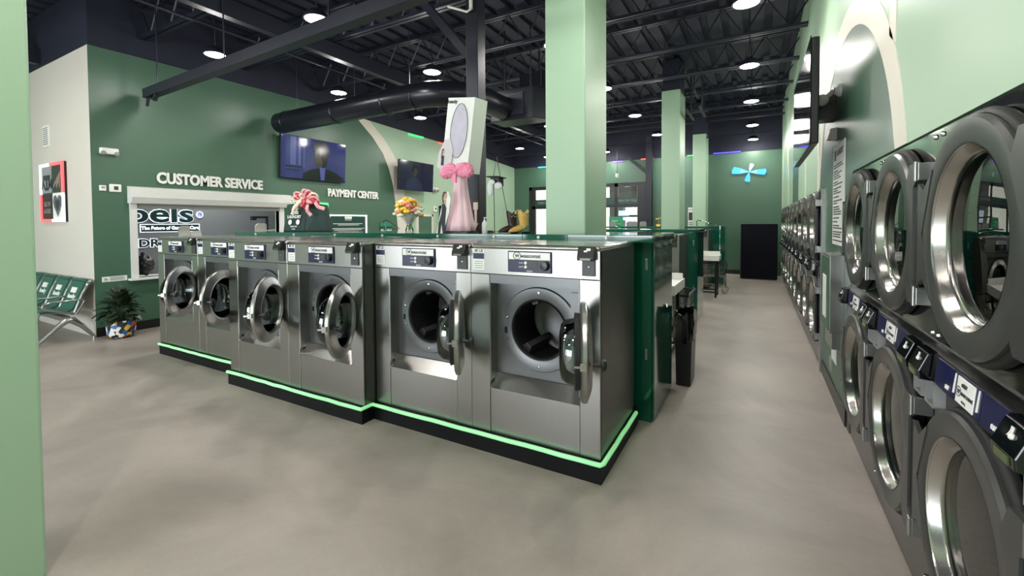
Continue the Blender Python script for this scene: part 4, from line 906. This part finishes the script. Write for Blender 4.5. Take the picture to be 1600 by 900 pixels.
mb = MB(); mb.prism([(-.068+.022*math.cos(k*PI/8),.385+.032*math.sin(k*PI/8)) for k in range(16)], 'y', -.140, -.138); mb.prism([(-.1,.3),(-.06,.3),(-.06,.35),(-.08,.35)], 'y', -.1395, -.138); mb.build('printed_face', 'skin', ct)
mb = MB(); mb.prism([(-.1,.31),(-.105,.38),(-.09,.425),(-.06,.43),(-.042,.41),(-.07,.41),(-.088,.37),(-.085,.3)], 'y', -.142, -.140); mb.build('printed_hair', 'hair', ct)
cb = thing('display_carton', 'tall white carton with oval window tilted on top of the pink stand', 'carton', (-2.53,3.62,2.10), math.radians(-38))
cb.rotation_euler = (0, math.radians(9), math.radians(-8))
MB().box(-.37,0,0,.19,.0,.74).build('carton_body', 'boxwhite', cb, bevel=.003)
ov = MB().prism([(-.17+.115*math.cos(k*PI/20),.41+.27*math.sin(k*PI/20)) for k in range(40)], 'y', -.004, 0).build('oval_window', 'oval', cb)
mb = MB(); o2 = [(-.17+.115*math.cos(k*PI/20),-.005,.41+.27*math.sin(k*PI/20)) for k in range(40)]; mb.tube(o2, .004, 6, closed=True); mb.build('oval_edge', 'grey', cb, smooth=60)
MB().text('beauty', .05, (-.3,-.002,.685), *YS, ext=.001, bold=.002).build('lettering', 'ink', cb)
mb = MB(); mb.prism([(-.43,.03),(-.34,-.01),(-.22,.07),(-.22,.22),(-.27,.33),(-.35,.31),(-.42,.18)], 'y', -.012, -.006); pc = mb.build('printed_card', pm('grey_edged_card','c3c0c4',.5), cb)
mb = MB(); mb.prism([(-.37,.05),(-.33,.05),(-.335,.15),(-.37,.15)], 'y', -.015, -.012); mb.build('printed_clothes', 'clothdark', pc)
mb = MB(); mb.prism([(-.352+.016*math.cos(k*PI/8),.185+.025*math.sin(k*PI/8)) for k in range(16)], 'y', -.015, -.012); mb.build('printed_face', 'skin', pc)
mb = MB(); mb.prism([(-.375,.12),(-.37,.21),(-.35,.222),(-.335,.21),(-.36,.2),(-.362,.12)], 'y', -.017, -.015); mb.build('printed_hair', 'hair', pc)
st_ = bpy.data.objects['display_stand']
bt = MB().sph((0,-.02,0), .035, 14, 10).build('tulle_bow', 'pinkbow', st_, smooth=60); bt.location = (.225,-.32,.61)
for q in (-1, 1):
    mb = MB(); mb.sph((q*.085,0,.0), 1, 44, 32, (.095,.05,.07)); mb.sph((q*.13,-.01,-.012), 1, 36, 26, (.06,.05,.065)); mb.sph((q*.06,-.03,.025), 1, 36, 26, (.06,.03,.04)); o = mb.build('bow_loop', 'pinkbow', bt, smooth=70)
    dm_ = o.modifiers.new('crumple','DISPLACE'); tx = bpy.data.textures.new('tulle','CLOUDS'); tx.noise_scale = .014; dm_.texture = tx; dm_.strength = .028
mb = MB(); mb.hexa([(-.05,-.02,-.02),(.0,-.03,-.02),(-.0,-.03,-.12),(-.06,-.02,-.11),(-.05,0,-.02),(0,-.01,-.02),(-.0,-.01,-.12),(-.06,0,-.11)]); mb.build('bow_tail', 'pinkbow', bt)
# wire easel with black cap and tulle
t = thing('wire_easel', 'thin black wire easel standing behind the boots', 'easel', (-2.36,4.06,CZ))
MB().tube([(-.12,0,0),(-.16,.05,.62),(-.12,.05,.82),(.08,0,.0),(-.2,-.1,.02),(-.12,0,0)], .004, 6).tube([(.08,0,0),(.2,.0,.03),(.1,-.04,.02)], .004, 6).tube([(-.15,.045,.5),(-.02,.03,.5)], .004, 6).build('wire_frame', 'black', t)
t = thing('graduation_cap', 'black square cap with white tulle hanging on the wire easel', 'cap', (-2.42,4.02,2.0))
MB().hexa([(-.1,-.06,.09),(.07,-.09,.08),(.09,.04,.07),(-.08,.05,.08),(-.1,-.06,.1),(.07,-.09,.09),(.09,.04,.08),(-.08,.05,.09)]).build('board', 'clothdark', t)
MB().hexa([(-.05,-.03,.0),(.05,-.04,-.0),(.06,.03,-.0),(-.04,.03,0),(-.06,-.04,.085),(.05,-.05,.08),(.06,.03,.075),(-.05,.03,.08)]).build('crown', 'black', t)
mb = MB(); mb.sph((-.05,-.06,-.03), 1, 14, 10, (.035,.025,.09)); mb.sph((.04,-.05,-.01), 1, 12, 8, (.05,.02,.04)); mb.sph((-.03,-.06,.03), 1, 12, 8, (.04,.02,.03)); mb.build('tulle', 'tulle', t, smooth=60)
# bottle
t = thing('spray_bottle', 'white pump bottle on the counter by the black column', 'bottle', (-2.52,3.92,CZ)); MB().lathe([(0,0),(.028,0),(.03,.01),(.03,.09),(.022,.11),(.012,.12),(.012,.13),(0,.13)], seg=20).build('bottle_body', 'white', t, smooth=50); MB().cyl((0,0,.13),(0,0,.155),.006,8).box(-.008,.025,-.006,.006,.152,.162).build('pump', 'white', t)
# cowboy boots
def boot(lab, loc, rz, mat, mat2, sc):
    t = thing('cowboy_boot', lab, 'boot', loc, rz, 'cowboy boots on the counter')
    mb = MB(); V = []; n = 18; sec = [(.0,.215,.062,.056,0),(.0,.17,.055,.05,0),(.005,.11,.048,.044,0),(.01,.075,.05,.043,-15),(-.015,.05,.058,.043,-40),(-.06,.036,.05,.042,-70),(-.11,.028,.034,.04,-85),(-.15,.02,.022,.022,-90),(-.172,.016,.008,.008,-90)]
    for (x,z,rx,ry,tl) in sec:
        tr = math.radians(tl)
        for k in range(n):
            a = 2*PI*k/n; u = rx*math.cos(a); dz = 0
            if z > .2: dz = .022*math.cos(2*a)
            V.append((x+u*math.cos(tr), ry*math.sin(a), max(.012, z-u*math.sin(tr)*1.0+dz)))
    mb.add(V, [(i*n+k,i*n+(k+1)%n,(i+1)*n+(k+1)%n,(i+1)*n+k) for i in range(len(sec)-1) for k in range(n)]); mb.add(V[-n:], [tuple(range(n))])
    mb.build('upper', mat, t, smooth=60)
    mb = MB(); mb.prism([(.055,-.035),(.06,0),(.055,.035),(-.05,.045),(-.13,.03),(-.18,0),(-.13,-.03),(-.05,-.045)], 'z', .006, .014); mb.box(.005,.06,-.03,.03,0,.012); mb.build('sole', 'black', t)
    mb = MB()
    for s in (-1,1):
        for k in range(5): mb.sph((-.03+.015*k, s*.05*math.cos(.6*(k-2)*.5), .18+.008*((k%2)*2-1)), .006, 6, 5)
    mb.build('stitching', mat2, t)
    mb = MB()
    for s in (-1,1): mb.tube([(.0,s*.054,.2),(.01,s*.06,.235),(.02,s*.054,.2)], .005, 6)
    mb.build('pull_strap', mat2, t)
    t.scale = (sc,sc,sc); return t
boot('dark brown cowboy boot beside the tan boot on the counter', (-2.155,3.86,CZ), 1.15, 'bootbrown', 'cream2', .95)
boot('tan and cream cowboy boot beside the brown boot on the counter', (-2.025,3.86,CZ), 1.05, 'boottan', 'cream2', .98)
# things on the far islands
for k, (x, w, lab) in enumerate([(-3.55,.17,'grey rounded panel in front of the green board on the far island'),(-3.02,.30,'wide grey rounded panel on the far island before the bright window'),(-2.72,.18,'small grey rounded panel right of the wide one on the far island')]):
    MBo = MB().prism([(-w/2,0),(w/2,0),(w/2,.10),(w/2-.03,.14),(-w/2+.03,.14),(-w/2,.10)], 'y', 0, .03); MBo.box(-w/3,w/3,.03,.12,0,.015)
    o = MBo.build('desk_divider', 'grey', bevel=.004); o.location = (x,12.2,1.48); tag(o, lab, 'divider')
t = thing('promo_board', 'bright green promotional board on the far island', 'board', (-3.55,12.5,1.48)); MB().box(-.2,.2,0,.02,.0,.28).box(-.15,.15,-.05,.08,0,.01).build('panel', pm('bright_green_board','2f9a6a',.4), t); MB().text('WASH', .06, (-.03,-.002,.14), *YS, ext=.001).text('WASH DRY FOLD', .035, (0,-.002,.06), *YS, ext=.001).build('lettering', 'letter', t)
t = thing('trophy_figure', 'small gold trophy figure on the far island', 'trophy', (-2.33,12.3,1.48)); MB().box(-.05,.05,-.04,.04,0,.06).build('base', 'gold', t, bevel=.005); MB().cyl((0,0,.06),(0,0,.2),.008,8).bar((-.06,0,.19),(.07,0,.24),.02,.015).sph((-.05,0,.2),.025,8,6).build('figure', 'gold', t)
# ================================================================== BACK WALL
t = thing('butterfly_neon', 'blue glowing four-bladed neon shape high on the back wall', 'neon sign', (-.22,14.97,3.08))
def blade(a, L, w, mat, name='blade'):
    dx, dz = math.cos(a), math.sin(a); px, pz = -dz, dx
    p = [(0,0),(dx*L*.45+px*w*.35,dz*L*.45+pz*w*.35),(dx*L*.95+px*w*.5,dz*L*.95+pz*w*.5),(dx*L-px*.0,dz*L-pz*.0),(dx*L*.9-px*w*.5,dz*L*.9-pz*w*.5),(dx*L*.45-px*w*.35,dz*L*.45-pz*w*.35)]
    MB().prism(p, 'y', -.03, -.015).build(name, mat, t)
for a, L, w, m_ in ((2.98,.47,.22,'neonblue'),(-.05,.45,.18,'neonblue'),(1.25,.26,.12,'neonpale'),(-1.75,.3,.15,'neonblue')):
    blade(a, L, w, m_); 
for a, L, w in ((2.98,.24,.1),(-.05,.2,.09),(1.25,.1,.05)):
    dx, dz = math.cos(a), math.sin(a); px, pz = -dz, dx
    MB().prism([(0,0),(dx*L+px*w*.5,dz*L+pz*w*.5),(dx*L-px*w*.5,dz*L-pz*w*.5)], 'y', -.034, -.030).build('bright_root', 'neoncyan', t)
MB().cyl((0,-.015,0),(0,.03,0),.03,12).build('mount', 'black', t)
t = thing('black_partition', 'tall black panel cabinet standing before the back wall at the aisle end', 'partition', (.05,13.78,0)); MB().box(-.44,.44,0,.35,.03,1.53).build('panel', pm('matt_black_navy','080a14',.7,spec=.15), t, bevel=.006); MB().box(-.455,-.44,-.01,.36,0,1.54).build('edge_strip', 'darkgrey', t); MB().box(-.42,.42,.02,.33,0,.03).build('base', 'black', t)
t = thing('paper_poster', 'black and white paper poster on the back wall between two pillars', 'poster', (-1.93,14.99,1.32)); MB().box(0,.24,-.004,.0,0,.74).build('sheet', 'paper', t); mb = MB(); mb.box(.02,.22,-.006,-.004,.33,.58)
for k in range(4): mb.box(.03,.2,-.006,-.004,.06+.06*k,.085+.06*k)
mb.text('WANTED', .06, (.12,-.005,.64), *YS, ext=.001); mb.build('print', 'ink', t)
t = thing('storefront_post', 'black steel post with brace beside the back storefront', 'post', (-3.08,14.72,0)); MB().box(-.1,.1,-.1,.1,0,4.4).build('shaft', 'ceilmetal', t, bevel=.008); MB().bar((-.08,0,3.2),(-.7,0,3.75),.08,.08).build('brace', 'ceilmetal', t)
t = thing('hanging_socket', 'small white hanging lamp socket on a cord near the back wall', 'pendant', (-4.05,14.4,3.12)); MB().cyl((0,0,.1),(0,0,1.87),.008,6).build('cord', 'black', t); MB().lathe([(0,.1),(.05,.09),(.06,0),(.03,-.05),(0,-.05)], seg=14).build('body', 'white', t, smooth=50)
# ================================================================== AISLE: TABLES, CARTS, BIN
def table(lab, x0, x1, y0, y1, z):
    t = thing('folding_table', lab, 'table', ((x0+x1)/2,(y0+y1)/2,0), 0, 'white folding tables in the aisle'); a, b = (x1-x0)/2, (y1-y0)/2
    mb = MB(); mb.box(-a,a,-b,b,z-.02,z).box(-a,a,-b-.02,-b,z-.09,z+.02).box(a,a+.02,-b-.02,b+.02,z-.09,z+.02).box(-a,a,b,b+.02,z-.09,z+.08); mb.build('table_top', 'white', t, bevel=.004)
    for sx in (-1,1):
        for sy in (-1,1): MB().box(sx*(a-.05)-.02,sx*(a-.05)+.02,sy*(b-.04)-.02,sy*(b-.04)+.02,0,z-.02).build('leg', 'black', t)
    mb = MB(); mb.box(-a+.05,a-.05,-b+.02,-b+.06,.1,.13).box(-a+.05,a-.05,b-.06,b-.02,.1,.13).box(a-.07,a-.03,-b+.04,b-.04,.1,.13); mb.build('stretcher', 'black', t); return t
table('white topped table in front of the second island', -1.75, -.79, 4.98, 5.70, .89)
table('white topped table in front of the farthest island', -1.40, -.70, 10.08, 10.58, .87)
def cart(lab, loc, rz, rail):
    t = thing('laundry_cart', lab, 'cart', loc, rz, 'wire laundry carts'); a, b = .24, .34
    for z, s in ((.68,1.),(.38,.88)):
        pts = [(-a*s,-b*s,z),(a*s,-b*s,z),(a*s,b*s,z),(-a*s,b*s,z)]
        MB().tube(pts, .017 if z > .5 else .008, 8, closed=True).build('bumper_rail' if z > .5 else 'lower_rail', 'black' if z > .5 else 'chrome', t)
    mb = MB()
    for k in range(9):
        u = -1+2*k/8
        for s in (-1,1):
            mb.tube([(u*a,s*b,.68),(u*a*.88,s*b*.88,.38)], .0035, 4); mb.tube([(s*a,u*b,.68),(s*a*.88,u*b*.88,.38)], .0035, 4)
        mb.tube([(u*a*.88,-b*.88,.38),(u*a*.88,b*.88,.38)], .0035, 4)
    for z in (.48,.58): mb.tube([(-a*.95,-b*.95,z),(a*.95,-b*.95,z),(a*.95,b*.95,z),(-a*.95,b*.95,z)], .004, 5, closed=True)
    mb.build('wire_basket', 'chrome', t)
    mb = MB()
    for sx in (-1,1):
        for sy in (-1,1): mb.tube([(sx*a*.88,sy*b*.88,.38),(sx*a*.9,sy*b*.9,.14)], .012, 6)
    mb.tube([(-a*.9,-b*.9,.15),(a*.9,-b*.9,.15),(a*.9,b*.9,.15),(-a*.9,b*.9,.15)], .012, 6, closed=True); mb.build('base_frame', 'chrome', t)
    for sx in (-1,1):
        for sy in (-1,1):
            w = MB().lathe([(.03,-.012),(.06,-.014),(.065,0),(.06,.014),(.03,.012)], (sx*a*.9,sy*b*.9,.065), 'x', 18, loop=True).build('wheel', 'grey', t, smooth=50); MB().box(sx*a*.9-.02,sx*a*.9+.02,sy*b*.9-.01,sy*b*.9+.01,.06,.15).build('fork', 'chrome', w)
    if rail:
        mb = MB(); mb.tube([(a*.9,b*.9,.15),(a*.95,b*.95,1.62),(a*.9,b*.85,1.64),(-a*.9,-b*.6,1.5),(-a*.9,-b*.6,.4)], .012, 8); mb.tube([(a*.95,b*.95,1.42),(-a*.9,-b*.6,1.42)], .009, 6); mb.build('hanging_rail', 'chrome', t, smooth=50)
    else: MB().tube([(-a,-b,.68),(-a,-b,.78),(a,-b,.78),(a,-b,.68)], .014, 8).build('push_handle', 'black', t)
    return t
cart('wire laundry cart with black bumper behind the trash bin', (-.98,6.12,0), 0, False)
cart('wire laundry cart with tall chrome hanging rail by the farthest table', (-.92,10.94,0), PI/2, True)
t = thing('trash_bin', 'slim black trash bin with liner beside the tall green cabinet', 'trash bin', (-.62,4.66,0))
MB().hexa([(-.065,-.15,0),(.07,-.15,0),(.07,.15,0),(-.065,.15,0),(-.075,-.18,.62),(.085,-.18,.62),(.085,.18,.62),(-.075,.18,.62)]).build('bin_body', 'black', t, bevel=.01)
mb = MB(); V = []; n = 40; lv = [(.44,1.06),(.48,1.13),(.60,1.14),(.67,1.10),(.72,1.06),(.70,.9),(.56,.85)]
for i, (z, s) in enumerate(lv):
    for k in range(n):
        a = 2*PI*k/n; c, q = math.cos(a), math.sin(a); sx = .082*s*abs(c)**.5*(1 if c > 0 else -1); sy = .185*s*abs(q)**.5*(1 if q > 0 else -1); w_ = random.uniform(-.012,.012)
        V.append((sx+w_, sy+w_, z+random.uniform(-.02,.02)))
mb.add(V, [(i*n+k,i*n+(k+1)%n,(i+1)*n+(k+1)%n,(i+1)*n+k) for i in range(len(lv)-1) for k in range(n)]); mb.build('bin_liner', 'blackgloss', t, smooth=40)
